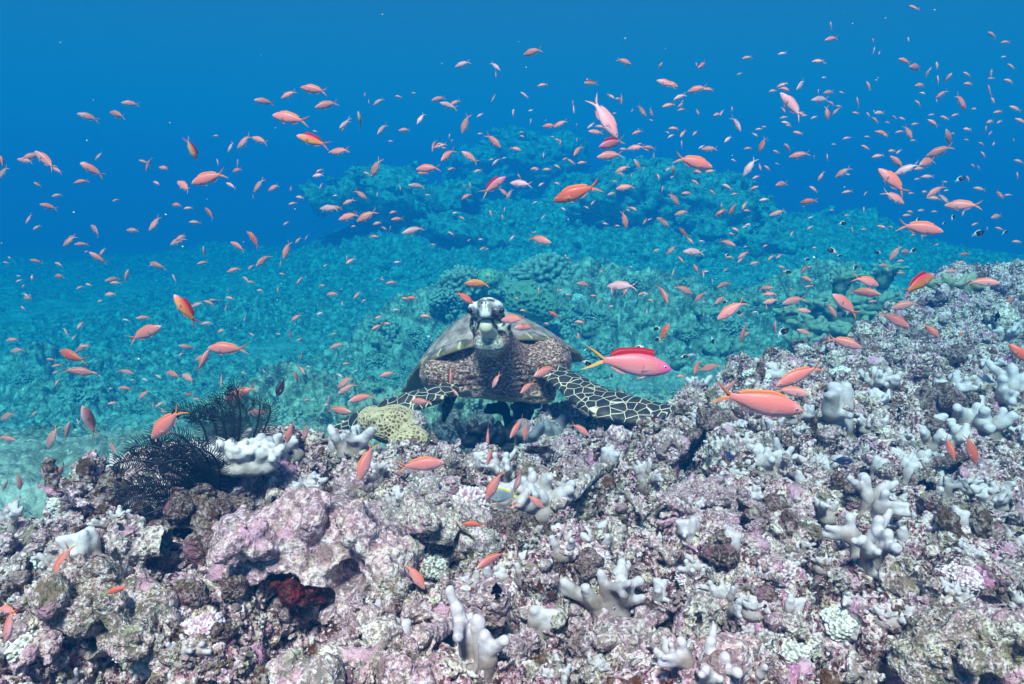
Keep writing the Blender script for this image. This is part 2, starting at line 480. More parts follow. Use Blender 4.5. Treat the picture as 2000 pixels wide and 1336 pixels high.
def finger_template(seed, n=9, L=(0.03, 0.06), r=0.0125, spread=0.7, base=(0.045, 0.03, 0.02), fork=0.5, h=0.0028, flat=1.0, k=0.009):
    rs = np.random.RandomState(seed)
    segs, tips = [], []
    for i in range(n):
        a = 2 * math.pi * (i + rs.rand() * 0.6) / n; rad = math.sqrt(rs.rand()) if i else 0
        bx_, by_ = math.cos(a) * base[0] * rad * 0.85, math.sin(a) * base[1] * rad * 0.85 * flat
        d = np.array([math.cos(a) * rad * spread + rs.normal() * 0.18, (math.sin(a) * rad * spread + rs.normal() * 0.18) * flat, 1.0]); d /= np.linalg.norm(d)
        ln = rs.uniform(*L); r0 = r * rs.uniform(0.55, 0.85); p0 = np.array([bx_, by_, base[2] * 0.3])
        mid = p0 + d * ln * 0.55; d2 = d + rs.normal(size=3) * 0.22; d2 /= np.linalg.norm(d2)
        p1 = mid + d2 * ln * 0.45
        segs += [(p0, mid, r0 * 1.15, r0), (mid, p1, r0, r0 * 0.86)]; tips.append(p1)
        for f in range(2):
            if rs.rand() < fork:
                d3 = d + rs.normal(size=3) * 0.8; d3[2] = abs(d3[2]) * 0.7; d3 /= np.linalg.norm(d3)
                s = p0 + (p1 - p0) * rs.uniform(0.35, 0.8); e = s + d3 * (r0 + ln * rs.uniform(0.3, 0.6))
                segs.append((s, e, r0 * 0.8, r0 * 0.72)); tips.append(e)
    pts = np.array([s[1] for s in segs] + [s[0] for s in segs])
    lo = pts.min(0) - r * 1.6; hi = pts.max(0) + r * 1.6
    lo = np.minimum(lo, [-base[0] * 1.2, -base[1] * 1.2, -base[2] * 1.6]); hi = np.maximum(hi, [base[0] * 1.2, base[1] * 1.2, base[2]])
    G, shp = grid_pts(lo, hi, h)
    F = sd_ell(G, (0, 0, -base[2] * 0.3), base)
    for a, b, ra, rb in segs:
        F = smin(F, sd_caps(G, a, b, ra, rb), k)
    F = F + 0.0036 * vnoise(G * 36, seed) + 0.0016 * vnoise(G * 95, seed + 5)
    co, q = surface_nets(F.reshape(shp), lo, h)
    T = np.array(tips)
    dt = np.min(np.stack([np.linalg.norm(co - t, axis=1) for t in T]), 0)
    tip = 1 - sstep(r * 0.7, r * 2.3, dt)
    me = mesh_from("finger_coral", co, q); attr_f(me, "tip", tip)
    return me

def rubble_template(seed, kind='lump', h=0.0027, S=0.06):
    rs = np.random.RandomState(seed)
    R_ = S * 1.35
    G, shp = grid_pts((-R_ * 1.2, -R_, -R_ * 0.9), (R_ * 1.2, R_, R_ * 0.9), h)
    W = G + S * 0.22 * np.stack([vnoise(G / S * 0.9 + 3, seed + k) for k in range(3)], 1)
    F = None
    if kind == 'lump':
        for i in range(5):
            c = rs.normal(size=3) * S * 0.38; c[2] *= 0.6
            f = sd_ell(W, c, S * rs.uniform(0.35, 0.62, 3)); F = f if F is None else smin(F, f, S * 0.15)
        for i in range(4):
            c = rs.normal(size=3); c = c / np.linalg.norm(c) * S * rs.uniform(0.6, 0.9); rr_ = S * rs.uniform(0.16, 0.3)
            F = np.maximum(F, -(np.linalg.norm(W - c, axis=1) - rr_))
    elif kind == 'branch':
        for i in range(rs.randint(3, 5)):
            a = rs.normal(size=3) * S * 0.3; d = rs.normal(size=3); d[2] *= 0.35; d /= np.linalg.norm(d)
            L_ = S * rs.uniform(0.75, 1.05); r_ = S * rs.uniform(0.13, 0.20)
            f = sd_caps(W, a - d * L_, a + d * L_, r_, r_ * 0.8); F = f if F is None else smin(F, f, S * 0.1)
        e = rs.normal(size=3) * S * 0.2
        F = smin(F, sd_ell(W, e, (S * 0.34,) * 3), S * 0.12)
    else:                                   # stumps: upright worn plugs grown together
        for i in range(8):
            c = rs.normal(size=2) * S * 0.42; hh = S * rs.uniform(0.1, 0.7)
            f = sd_caps(W, (c[0], c[1], -S * 0.6), (c[0] * 1.2, c[1] * 1.2, hh), S * 0.24, S * rs.uniform(0.13, 0.22)); F = f if F is None else smin(F, f, S * 0.08)
            if i % 3 == 0:
                F = np.maximum(F, -(np.linalg.norm(W - np.array([c[0] * 1.2, c[1] * 1.2, hh + S * 0.2]), axis=1) - S * 0.13))
    w1 = worley(W / S * 4.2, seed + 40); w2 = worley(G / S * 9.5, seed + 41)
    F = F - S * 0.085 * (0.45 - 1.5 * w1 * w1) - S * 0.045 * (0.45 - 1.5 * w2 * w2) - S * 0.10 * fbm(G / S * 5, 4, seed + 42, 0.62) + S * 0.07 * np.abs(vnoise(G / S * 3.0, seed + 43))
    co, q = surface_nets(F.reshape(shp), (-R_ * 1.2, -R_, -R_ * 0.9), h)
    return mesh_from("reef_rubble", co, q)

def nub_template(seed, S=0.05, K=62.0, amp=0.011, h=0.0019, squash=0.75):
    G, shp = grid_pts((-S * 1.4, -S * 1.4, -S), (S * 1.4, S * 1.4, S * 1.3), h)
    r_ = np.linalg.norm(G * np.array([1, 1, 1 / squash]), axis=1)
    base = S * (1 + 0.3 * vnoise(G / S * 1.3, seed))
    q = G / np.maximum(np.linalg.norm(G, axis=1, keepdims=True), 1e-5) * S * 0.92 + G * 0.08 + 0.002 * np.stack([vnoise(G * 60, seed + k) for k in range(3)], 1)
    w = worley(q * K, seed + 3)
    F = r_ - base - amp * (0.5 - 2.1 * w * w)
    co, qd = surface_nets(F.reshape(shp), (-S * 1.4, -S * 1.4, -S), h)
    me = mesh_from("knobbly_coral", co, qd)
    u = co / np.linalg.norm(co, axis=1, keepdims=True) * S * 0.92 + co * 0.08
    attr_f(me, "tip", 1 - sstep(0.25, 0.8, worley(u * K, seed + 3)))
    return me

# --- materials
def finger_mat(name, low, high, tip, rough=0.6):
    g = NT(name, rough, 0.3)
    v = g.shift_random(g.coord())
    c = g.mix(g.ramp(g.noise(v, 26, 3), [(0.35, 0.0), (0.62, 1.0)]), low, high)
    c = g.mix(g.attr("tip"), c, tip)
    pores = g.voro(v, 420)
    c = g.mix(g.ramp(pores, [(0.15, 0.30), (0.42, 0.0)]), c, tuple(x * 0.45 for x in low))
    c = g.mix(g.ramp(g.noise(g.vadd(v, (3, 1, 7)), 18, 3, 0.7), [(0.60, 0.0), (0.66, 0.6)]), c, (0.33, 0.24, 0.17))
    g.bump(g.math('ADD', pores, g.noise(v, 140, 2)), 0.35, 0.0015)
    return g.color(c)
M_finger = finger_mat("grey_coral_tissue", (0.33, 0.24, 0.20), (0.46, 0.375, 0.36), (0.68, 0.60, 0.615))
M_cream = finger_mat("cream_coral_tissue", (0.46, 0.38, 0.33), (0.60, 0.53, 0.50), (0.76, 0.71, 0.70))
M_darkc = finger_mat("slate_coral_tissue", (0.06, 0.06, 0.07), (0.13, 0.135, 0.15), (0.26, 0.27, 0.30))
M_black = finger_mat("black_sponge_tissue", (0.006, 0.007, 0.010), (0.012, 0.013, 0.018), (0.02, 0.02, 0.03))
M_olive = finger_mat("olive_coral_tissue", (0.07, 0.07, 0.035), (0.17, 0.175, 0.10), (0.36, 0.37, 0.25))
def rubble_mat(name, seed, tintc, f):
    g = NT(name, 0.85, 0.2)
    v = g.shift_random(g.coord())
    c, n2, n3 = encrusted(g, v, seed)
    c = g.mix(f, c, tintc)
    g.bump(g.math('ADD', n3, g.math('MULTIPLY', n2, 1.6)), 1.0, 0.006)
    return g.color(c)
M_rub = [rubble_mat("pink_crust_rubble", 1.0, (0.72, 0.50, 0.54), 0.30), rubble_mat("pale_crust_rubble", 2.0, (0.86, 0.80, 0.70), 0.22),
         rubble_mat("brown_turf_rubble", 3.0, (0.07, 0.038, 0.02), 0.62), rubble_mat("mixed_crust_rubble", 4.0, (0.50, 0.50, 0.34), 0.22)]
def nub_mat(name, base, tip):
    g = NT(name, 0.7, 0.25)
    v = g.shift_random(g.coord())
    c = g.mix(g.attr("tip"), base, tip)
    c = g.mix(g.ramp(g.noise(v, 30, 3), [(0.55, 0.0), (0.7, 0.6)]), c, (0.45, 0.46, 0.32))
    g.bump(g.noise(v, 200, 2), 0.4, 0.001)
    return g.color(c)
M_nubpink = nub_mat("pink_knobbly_coral", (0.42, 0.20, 0.27), (0.92, 0.80, 0.82))
M_nubpale = nub_mat("pale_knobbly_coral", (0.36, 0.33, 0.26), (0.92, 0.92, 0.88))
M_nubteal = nub_mat("greenish_knobbly_coral", (0.07, 0.08, 0.05), (0.66, 0.70, 0.56))

# --- templates
FT = [finger_template(101, 7, (0.035, 0.06), fork=0.6), finger_template(102, 12, (0.02, 0.045), r=0.011, spread=1.1, base=(0.055, 0.04, 0.022), fork=0.8),
      finger_template(103, 4, (0.06, 0.09), r=0.014, spread=0.6, base=(0.03, 0.025, 0.03), fork=0.8), finger_template(104, 5, (0.04, 0.06), r=0.015, spread=0.5, base=(0.04, 0.03, 0.025), fork=0.3),
      finger_template(105, 15, (0.02, 0.05), r=0.010, spread=1.4, base=(0.07, 0.04, 0.02), fork=0.7, flat=0.6), finger_template(106, 3, (0.03, 0.05), r=0.013, spread=0.9, base=(0.026, 0.02, 0.018), fork=0.5),
      finger_template(107, 3, (0.09, 0.12), r=0.020, spread=0.25, base=(0.035, 0.03, 0.03), fork=0.7), finger_template(108, 2, (0.012, 0.02), r=0.016, spread=0.8, base=(0.06, 0.035, 0.02), fork=0.3),
      finger_template(109, 6, (0.06, 0.085), r=0.0125, spread=1.0, base=(0.035, 0.02, 0.03), fork=0.7, flat=0.5), finger_template(110, 18, (0.02, 0.035), r=0.0085, spread=1.2, base=(0.06, 0.05, 0.03), fork=0.9)]
FT.append(finger_template(120, 26, (0.030, 0.055), r=0.0150, spread=1.15, base=(0.085, 0.030, 0.020), fork=0.9, flat=0.5, k=0.007))
for m_ in FT: m_.materials.append(M_finger)
def with_mat(me, mat):
    c = me.copy(); c.materials.clear(); c.materials.append(mat); return c
RT = [rubble_template(200 + i, k) for i, k in enumerate(['lump', 'branch', 'stump', 'lump', 'branch', 'stump', 'lump', 'branch', 'lump', 'stump', 'branch', 'lump'])]
RTM = [[with_mat(r, m_) for m_ in M_rub] for r in RT]
NB = [nub_template(301, K=125, amp=0.0085, h=0.0014), nub_template(302, K=100, amp=0.0105, h=0.0015, squash=0.9), nub_template(303, K=140, amp=0.0075, h=0.0013, squash=0.65)]

def ext(me):
    a = np.empty(len(me.vertices) * 3, np.float32); me.vertices.foreach_get("co", a); a = a.reshape(-1, 3)
    return a.min(0), a.max(0)
EXT = {}
def width_of(me):
    if me.name not in EXT: lo, hi = ext(me); EXT[me.name] = (float(hi[0] - lo[0]), float(hi[2] - lo[2]))
    return EXT[me.name]

PLACED = []       # (object, px, py, size_px) of everything that gets its label from its surroundings
def place(name, me, px, py, wpx, rz=None, tilt=(0, 0), sink=0.012, d=None, zs=1.0):
    """stand a thing on the ground where the sight line through (px, py), the foot of the thing, meets it"""
    if d is None: p, d = hit(px, py)
    else: p = P(px, py, d)
    s = wpx * d / FPX / width_of(me)[0]
    rz = rng.uniform(0, 6.28) if rz is None else rz
    o = link(name, me, loc=(p.x, p.y, p.z - sink * s), rot=(tilt[0], tilt[1], rz), scale=(s, s, s * zs))
    PLACED.append((o, px, py - wpx * 0.3, wpx))
    return o

# finger coral colonies one can pick out: (foot x, foot y, width, template, turn, label)
fingers = [
 (468,898,205,10,0.1,'big cream finger coral with rounded knobs beside the black feather star','c'),
 (525,885,120,1,1.1,'cream finger coral cluster just behind the biggest cream one near the feather star','c'),
 (625,1025,62,5,0.3,'smooth white two armed coral standing alone on brown turf','c'),
 (690,870,95,3,0.4,'pale grey thick finger coral left of the honeycomb coral','f'),
 (738,935,75,8,1.3,'pale grey finger coral with four stubs under the honeycomb coral','f'),
 (770,985,60,3,2.3,'short grey coral stump with white top above the hollow','f'),
 (1070,872,70,0,0.2,'three stout white coral fingers below the slate coral','f'),
 (1040,975,175,1,0.5,'wide grey finger coral with many white tips in the middle of the reef','f'),
 (985,935,75,2,0.2,'upright forked grey coral beside the wide one with many white tips','f'),
 (935,1315,115,6,0.2,'tallest thick upright grey coral column at the lower edge','f'),
 (900,1240,95,3,2.0,'broad rounded grey coral lobe just behind the tallest column','f'),
 (1045,1225,85,5,2.6,'low grey coral mound with a single upright knob','f'),
 (1195,1195,190,8,0.1,'large forked grey coral shaped like an open hand','f'),
 (1290,1165,65,5,1.0,'small forked grey coral just right of the open hand coral','f'),
 (1375,1330,130,2,0.6,'pair of tall fused grey coral fingers at the lower edge','f'),
 (1310,1290,90,3,0.9,'blunt grey coral left of the tall fused pair','f'),
 (1450,1320,95,3,2.8,'flat topped grey coral right of the tall fused pair','f'),
 (1420,1190,120,8,1.8,'low branching grey coral with dark arms behind the tall fused pair','f'),
 (1550,960,150,1,2.1,'dense grey finger coral colony with many short knobs on the slope','f'),
 (1500,905,110,0,1.4,'grey finger coral above the dense colony of short knobs','f'),
 (1595,905,95,9,0.2,'small clustered grey coral right of the dense colony','f'),
 (1690,1010,115,2,2.9,'grey coral with a cup shaped hollow tip','f'),
 (1615,1095,80,9,0.6,'small tufted grey coral left of three tall pointed fingers','f'),
 (1700,1095,130,2,0.1,'three tall pointed grey coral fingers on the right slope','f'),
 (1780,1040,95,7,0.4,'flat rounded grey coral lobe on the right slope','f'),
 (1850,985,130,8,0.5,'spreading grey coral with long left arm on the right slope','f'),
 (1950,970,110,1,0.3,'pale finger coral near the right border below the two diving fish','f'),
 (1760,900,110,9,0.3,'knobbly grey coral in front of the tall right thicket','f'),
 (1830,850,130,1,1.3,'grey finger coral thicket on the right ridge, lowest clump','f'),
 (1900,830,150,0,2.3,'tall pale finger coral thicket on the right ridge','f'),
 (1790,790,120,4,0.9,'white tipped finger coral thicket left of the tall pale one','f'),
 (1880,760,110,1,2.2,'finger coral thicket behind the tall pale one','f'),
 (1965,800,120,2,1.7,'finger coral thicket closest to the right border','f'),
 (1700,780,100,9,1.9,'low finger coral patch beside the dark tailed salmon fish','f'),
 (1640,810,110,5,0.6,'smooth white coral patch under the pair of salmon fish','f'),
 (1460,870,70,0,0.8,'small grey finger coral near the large blurred salmon fish','f'),
 (180,1085,95,5,0.2,'white coral with rounded knob above a dark hole at left','c'),
 (230,1030,80,8,0.8,'thin white forked coral left of the feather star foot','c'),
 (325,1005,55,2,0.3,'tiny white forked coral in front of the feather star','c'),
 (185,1205,62,7,0.2,'small white dome shaped coral in the dark hole at left','c'),
 (435,1225,75,7,0.9,'flat beige coral lobe left of the red lined hole','f'),
 (605,1185,60,7,2.2,'smooth grey coral lobe inside the red lined hole','f'),
 (770,1300,130,7,0.1,'wide smooth beige coral plate at the lower edge','f'),
 (650,1290,110,7,1.2,'curved beige coral plate left of the wide smooth one','f'),
 (720,1085,95,3,0.4,'mauve thick coral branch leaning beside the hollow','f'),
 (1340,870,80,0,0.6,'pale grey coral under the right flipper tip','f'),
 (1185,905,60,5,1.9,'small white coral between rocks below the right flipper','f'),
 (1260,940,90,8,2.2,'grey coral fan on the slope below the right flipper','f'),
 (1470,1240,70,0,1.2,'small grey finger coral on brown rock near the lower edge','f'),
 (1480,1010,60,9,1.0,'small tufted coral left of the dense grey colony','f'),
 (1950,1100,90,7,1.0,'blunt grey coral near the right border in shade','f'),
 (1080,1330,90,0,1.8,'grey coral knobs cut by the lower edge left of centre','f'),
 (1975,650,90,1,0.3,'weathered finger coral high on the ridge by the right border','f'),
 (1860,560,120,9,0.8,'knobbly brown green coral crowning the right ridge','o'),
 (1700,560,60,9,0.2,'small knobbly coral on the crest left of the yellow bellied fish','o'),
]
VAR = {'c': [with_mat(m_, M_cream) for m_ in FT], 'f': FT, 'd': [with_mat(m_, M_darkc) for m_ in FT], 'b': [with_mat(m_, M_black) for m_ in FT], 'o': [with_mat(m_, M_olive) for m_ in FT]}
for px, py, w, t, rz, lab, mk in fingers:
    o = place("finger_coral", VAR[mk][t], px, py, w * 0.95, rz, d={(468,898): 1.58, (525,885): 1.76, (690,870): 1.84, (738,935): 1.70, (770,985): 1.56, (985,935): 1.78, (1040,975): 1.68}.get((px, py)))
    PLACED.pop(); tag(o, lab, "coral", "finger corals on the near reef")

k = 0
while k < 170:
    px = rng.uniform(1350, 2000) if k < 105 else rng.uniform(0, 1350); py = rng.uniform(700, 1330)
    p, d = hit(px, py); zz, rm = base_height(np.array([p.x]), np.array([p.y]))
    if rm[0] < 0.8 or d > 4 or any(math.hypot(px - f_[0], (py - f_[1])) < 32 for f_ in fingers): continue
    fingers.append((px, py, 0)); k += 1
    o = place("finger_coral", FT[rng.choice([0, 1, 3, 5, 7, 8, 9])], px, py, rng.uniform(40, 84))
    o["look"] = "small grey finger coral"; tag(o, cat="coral", group="small finger corals")
# slate and black growth under the turtle
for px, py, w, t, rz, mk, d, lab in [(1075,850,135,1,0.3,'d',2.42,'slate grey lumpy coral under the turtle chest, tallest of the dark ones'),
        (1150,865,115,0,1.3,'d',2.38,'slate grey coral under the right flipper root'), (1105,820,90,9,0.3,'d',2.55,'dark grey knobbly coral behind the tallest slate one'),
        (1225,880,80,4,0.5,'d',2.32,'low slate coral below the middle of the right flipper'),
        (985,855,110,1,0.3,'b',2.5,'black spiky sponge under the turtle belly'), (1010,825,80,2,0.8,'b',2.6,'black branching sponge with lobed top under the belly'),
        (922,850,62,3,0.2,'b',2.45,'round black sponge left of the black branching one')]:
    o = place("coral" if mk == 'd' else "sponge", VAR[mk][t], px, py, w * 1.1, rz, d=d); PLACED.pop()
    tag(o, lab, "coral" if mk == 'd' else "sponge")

# knobbly coral heads
M_nubteal2 = nub_mat('dull_knobbly_coral', (0.08, 0.08, 0.05), (0.42, 0.44, 0.34))
VN = {'p': [with_mat(m_, M_nubpink) for m_ in NB], 'w': [with_mat(m_, M_nubpale) for m_ in NB], 't': [with_mat(m_, M_nubteal2) for m_ in NB]}
nubs = [(300,1250,150,0,'w'),(390,1235,110,2,'p'),(340,1190,80,0,'p'),(915,985,85,1,'p'),(700,1050,60,2,'p'),(1000,1140,80,2,'p'),(720,1200,110,0,'w'),(1160,1090,70,2,'p'),
        (1090,930,60,0,'p'),(850,1100,60,1,'w'),(560,1300,110,0,'p'),(1000,1290,90,2,'p'),(1250,1040,70,2,'w'),(1330,990,75,0,'p'),(1420,980,70,1,'w'),(1230,1290,80,0,'p'),
        (1540,1270,100,0,'w'),(1650,1210,90,2,'w'),(1800,1250,110,0,'p'),(1400,1070,70,0,'w'),(1530,1120,70,1,'p'),(250,960,60,2,'w'),(130,985,70,0,'w'),(60,1120,80,1,'w'),(60,1250,100,0,'w'),
        (1480,735,60,0,'w'),(1560,760,70,1,'p'),(1650,730,60,2,'w'),(1390,790,65,0,'w'),(1300,870,60,1,'p'),(660,1150,80,2,'p'),(900,1160,60,2,'w'),(1350,1130,60,2,'p'),(1920,1220,100,0,'w'),(1880,1120,80,2,'p')]
for px, py, w, t, mk in nubs:
    o = place("knobbly_coral", VN[mk][t], px, py, w, sink=0.01, tilt=(rng.uniform(-.2, .2), rng.uniform(-.2, .2)))
    o["look"] = "pink knobbly coral head" if mk == 'p' else "pale knobbly coral head"; tag(o, cat="coral", group="knobbly coral heads on the near reef")

# coral rocks and broken pieces: individuals
n_r = 0; tries = 0; taken = []
while n_r < 235 and tries < 6000:
    tries += 1
    px = rng.uniform(-20, 2020); py = 1345 - (rng.rand() ** 0.8) * 830
    p, d = hit(px, py)
    zz, rm = base_height(np.array([p.x]), np.array([p.y]))
    if rm[0] < 0.7 or d > 4.6 or (1060 < px < 1340 and py < 850) or in_hole(p.x, p.y, 1.05): continue
    s = rng.uniform(0.38, 1.0) * (1.0 + 0.25 * (d - 1.2))
    if any((p.x - a) ** 2 + (p.y - b) ** 2 < (0.034 * (s + c_)) ** 2 for a, b, c_ in taken): continue
    taken.append((p.x, p.y, s)); n_r += 1
    t = rng.randint(len(RT)); mi = rng.choice(4, p=[0.38, 0.26, 0.19, 0.17])
    o = link("coral_rock", RTM[t][mi], loc=(p.x, p.y, p.z + 0.004), rot=(rng.normal() * 0.35, rng.normal() * 0.35, rng.uniform(0, 6.28)), scale=s)
    o["look"] = ["pink crusted", "pale crusted", "brown turf covered", "grey green crusted"][mi] + (" broken branch" if t in (1, 4, 7, 10) else " rock")
    tag(o, cat="rock", group="crusted rocks of the near reef")
    PLACED.append((o, px, py, s * 0.13 * FPX / d))
# large coral boulders that carry the reef
def cave_mesh(seed, h=0.0036):
    rs = np.random.RandomState(seed)
    lo, hi = (-0.23, -0.17, -0.14), (0.23, 0.16, 0.14)
    G, shp = grid_pts(lo, hi, h)
    W = G + 0.03 * np.stack([vnoise(G * 7, seed + k) for k in range(3)], 1)
    F = sd_ell(W, (0, 0.02, -0.02), (0.17, 0.11, 0.095))
    for i in range(13):
        a = rs.uniform(-0.2, 3.34); c = (math.cos(a) * 0.15, rs.uniform(-0.09, 0.06), math.sin(a) * 0.075)
        F = smin(F, sd_ell(W, c, rs.uniform(0.025, 0.05, 3)), 0.012)
    w1 = worley(W * 21, seed + 1); w2 = worley(G * 52, seed + 2); w3 = worley(G * 115, seed + 3)
    F = F - 0.016 * (0.45 - 1.4 * w1 * w1) - 0.007 * (0.45 - 1.5 * w2 * w2) - 0.0028 * (0.45 - 1.5 * w3 * w3) - 0.010 * fbm(G * 30, 4, seed + 5, 0.62)
    V2 = G + 0.012 * np.stack([vnoise(G * 22, seed + 9 + k) for k in range(3)], 1)
    C = sd_ell(V2, (-0.015, -0.11, -0.045), (0.082, 0.15, 0.052))
    C = smin(C, sd_ell(V2, (0.085, -0.12, -0.005), (0.034, 0.11, 0.032)), 0.01)
    C = np.minimum(C, sd_ell(V2, (-0.10, -0.13, 0.02), (0.026, 0.07, 0.024)))
    F = np.maximum(F, -C)
    FF = F.reshape(shp); FF[0] = FF[-1] = 1; FF[:, 0] = FF[:, -1] = 1; FF[:, :, 0] = FF[:, :, -1] = 1
    co, q = surface_nets(FF, lo, h)
    return mesh_from("coral_boulder", co, q)
CV = [cave_mesh(810), cave_mesh(811)]
for i, (px, py, d, s_, rz, mi, t, lab) in enumerate([(600,1085,1.31,1.0,0.0,0,0,"great pink and brown coral boulder with the deep red lined hole"),(850,1035,1.47,0.62,0.1,1,1,"pale coral boulder with a grey hollow, centre left of the reef"),
        (190,1190,1.10,0.62,-0.25,3,1,"mixed brown and green boulder with a black hole near the lower left corner"),(1395,985,1.60,0.5,0.2,0,1,"pink boulder with a dark round hole on the middle slope"),
        (1880,1280,1.12,0.6,0.3,3,0,"brown boulder with a dark cavity near the lower right corner"),(1000,1045,1.50,0.45,-0.2,2,0,"brown boulder with a small cavity beneath the grey fish with yellow fins"),(1840,800,2.32,0.7,0.2,2,1,"dark boulder with a cavity behind the right thicket"),
        (390,1010,1.46,0.55,0.1,2,1,"brown turf boulder with a dark gap under the black feather star")]):
    o = link("coral_boulder", with_mat(CV[t], M_rub[mi]), loc=P(px, py, d), rot=(0.05, 0, rz), scale=s_); tag(o, lab, "rock", "large boulders of the near reef")
for i, (px, py, w, kd_, mi, lab) in enumerate([(480,1040,150,'lump',2,"brown turf boulder left of the smooth white two armed coral"),
        (350,1130,190,'stump',0,"large pink and cream boulder at lower left with an upright knob"),(840,1075,190,'branch',1,"pale arched coral boulder around the hollow"),(150,960,170,'stump',2,"brown and pale boulder at the left end of the ridge"),
        (285,1065,110,'lump',2,"brown turf boulder below the black feather star"),(900,880,150,'lump',2,"dark brown boulder on the ridge in front of the turtle"),(1180,985,150,'stump',3,"grey green boulder right of the wide grey finger coral"),
        (690,1205,85,'lump',0,"pink boulder on the right rim of the red lined hole"),(480,1175,85,'stump',0,"pink knobbed boulder on the left rim of the red lined hole"),(1340,1000,140,'lump',0,"pink boulder beside the dark hole right of centre"),
        (1480,800,140,'stump',1,"pale boulder on the ridge behind the biggest salmon fish"),(1570,1060,150,'lump',3,"grey green boulder below the dense grey finger colony"),(1770,1180,200,'stump',3,"wide grey green boulder on the lower right slope"),
        (1930,1300,200,'lump',0,"pink boulder in the lower right corner"),(80,1240,170,'stump',3,"grey green boulder in the lower left corner"),(1420,900,150,'stump',1,"pale boulder at the top of the middle slope"),(1650,710,120,'lump',2,"brown and gold boulder on the ridge under a salmon fish"),
        (740,1130,110,'stump',0,"mauve boulder between the red lined hole and the hollow"),(1250,1180,120,'lump',2,"brown boulder behind the open hand coral")]):
    p, d = hit(px, py); sz = w * d / FPX * 0.42
    me = rubble_template(600 + i, kd_, h=max(0.0026, sz / 26), S=sz); me.name = "coral_boulder"; me.materials.append(M_rub[mi])
    o = link("coral_boulder", me, loc=(p.x, p.y + sz * 0.3, p.z + sz * 0.15), rot=(0, 0, rng.uniform(0, 6.28))); tag(o, lab, "rock", "large boulders of the near reef")
# long dead branches lying about: (x0,y0,x1,y1,thickness px)
def dead_branch(x0, y0, x1, y1, th, mi, lab, lift=0.02):
    a, d1 = hit(x0, y0); b, d2 = hit(x1, y1); a.z += lift; b.z += lift
    L_ = (b - a).length; r_ = th * d1 / FPX * 0.5; h_ = max(0.0022, r_ * 0.11)
    G, shp = grid_pts((-r_ * 2, -r_ * 2.2, -r_ * 2.2), (L_ + r_ * 2, r_ * 2.2, r_ * 2.2), h_)
    W = G + np.stack([np.zeros(len(G)), r_ * 0.55 * vnoise(G / r_ * 0.28, 5), r_ * 0.55 * vnoise(G / r_ * 0.28, 6)], 1)
    F = sd_caps(W, (0, 0, 0), (L_, 0, 0), r_, r_ * 0.75)
    F = smin(F, sd_caps(W, (L_ * 0.6, 0, 0), (L_ * 0.7, r_ * 1.2, r_ * 0.9), r_ * 0.6, r_ * 0.5), r_ * 0.5)
    w1 = worley(G / r_ * 1.5, 9)
    F = F - r_ * 0.22 * (0.4 - 1.5 * w1 * w1) - r_ * 0.10 * fbm(G / r_ * 2.5, 3, 3)
    co, q = surface_nets(F.reshape(shp), (-r_ * 2, -r_ * 2.2, -r_ * 2.2), h_)
    me = mesh_from("dead_branch", co, q, mats=[M_rub[mi]])
    o = link("dead_coral_branch", me, loc=a); o.rotation_euler = (b - a).to_track_quat('X', 'Z').to_euler()
    tag(o, lab, "coral branch", "dead coral branches")
dead_branch(1180, 1275, 1300, 1215, 42, 0, "pink crusted dead branch lying right of centre near the lower edge")
dead_branch(820, 1275, 885, 1240, 45, 0, "pink crusted dead branch left of the tallest coral column")
dead_branch(740, 1010, 775, 1090, 46, 0, "mauve dead branch pointing down beside the hollow")
dead_branch(840, 960, 915, 1075, 52, 1, "pale dead branch forming the right rim of the hollow")
dead_branch(800, 990, 845, 975, 40, 1, "pale short dead branch forming the top of the hollow")
dead_branch(330, 1140, 375, 1075, 48, 0, "upright pink dead branch at lower left", 0.05)
dead_branch(640, 1300, 780, 1325, 40, 1, "pale dead branch along the lower edge")
dead_branch(560, 1190, 700, 1185, 34, 0, "pink dead branch in front of the red lined hole")
dead_branch(430, 1010, 500, 940, 50, 0, "pink crusted dead branch under the big cream finger coral", 0.03)
dead_branch(1430, 1000, 1530, 1010, 34, 2, "brown dead branch on the slope beside the dense grey colony")
dead_branch(1090, 1000, 1170, 930, 34, 1, "pale dead branch right of the wide grey finger coral")
dead_branch(1620, 1280, 1760, 1330, 44, 0, "pink crusted dead branch near the lower right corner")
dead_branch(1760, 930, 1900, 905, 22, 2, "thin dark dead branch crossing the right thicket")

g = NT("red_sponge", 0.6, 0.4); v = g.coord(); M_red = g.color(g.ramp(g.noise(v, 40, 3), [(0.4, (0.03, 0.003, 0.003)), (0.6, (0.15, 0.012, 0.010))]))
g = NT("yellow_green_sponge", 0.7, 0.3); v = g.coord(); M_yg = g.color(g.ramp(g.noise(v, 50, 3), [(0.38, (0.07, 0.05, 0.01)), (0.55, (0.30, 0.27, 0.03)), (0.65, (0.46, 0.44, 0.12))]))
for i, (px, py, d, sz, mt, lab) in enumerate([(572,1160,1.235,0.030,M_red,"dark red crusting sponge inside the hole at lower left, larger patch"),(612,1152,1.25,0.024,M_red,"small red sponge lump at the right side inside the red lined hole"),
        (545,1140,1.25,0.018,M_red,"tiny red sponge lump at the back of the red lined hole"),(700,1110,1.26,0.022,M_yg,"yellow green sponge clump right of the red lined hole"),(730,1135,1.25,0.018,M_yg,"small olive sponge clump beside the yellow green one")]):
    me = rubble_template(700 + i, 'lump', h=sz / 18, S=sz); me.name = "crusting_sponge"; me.materials.append(mt)
    q0, dd = hit(px, py); o = link("crusting_sponge", me, loc=P(px, py, d if i < 3 else dd - 0.01)); tag(o, lab, "sponge")
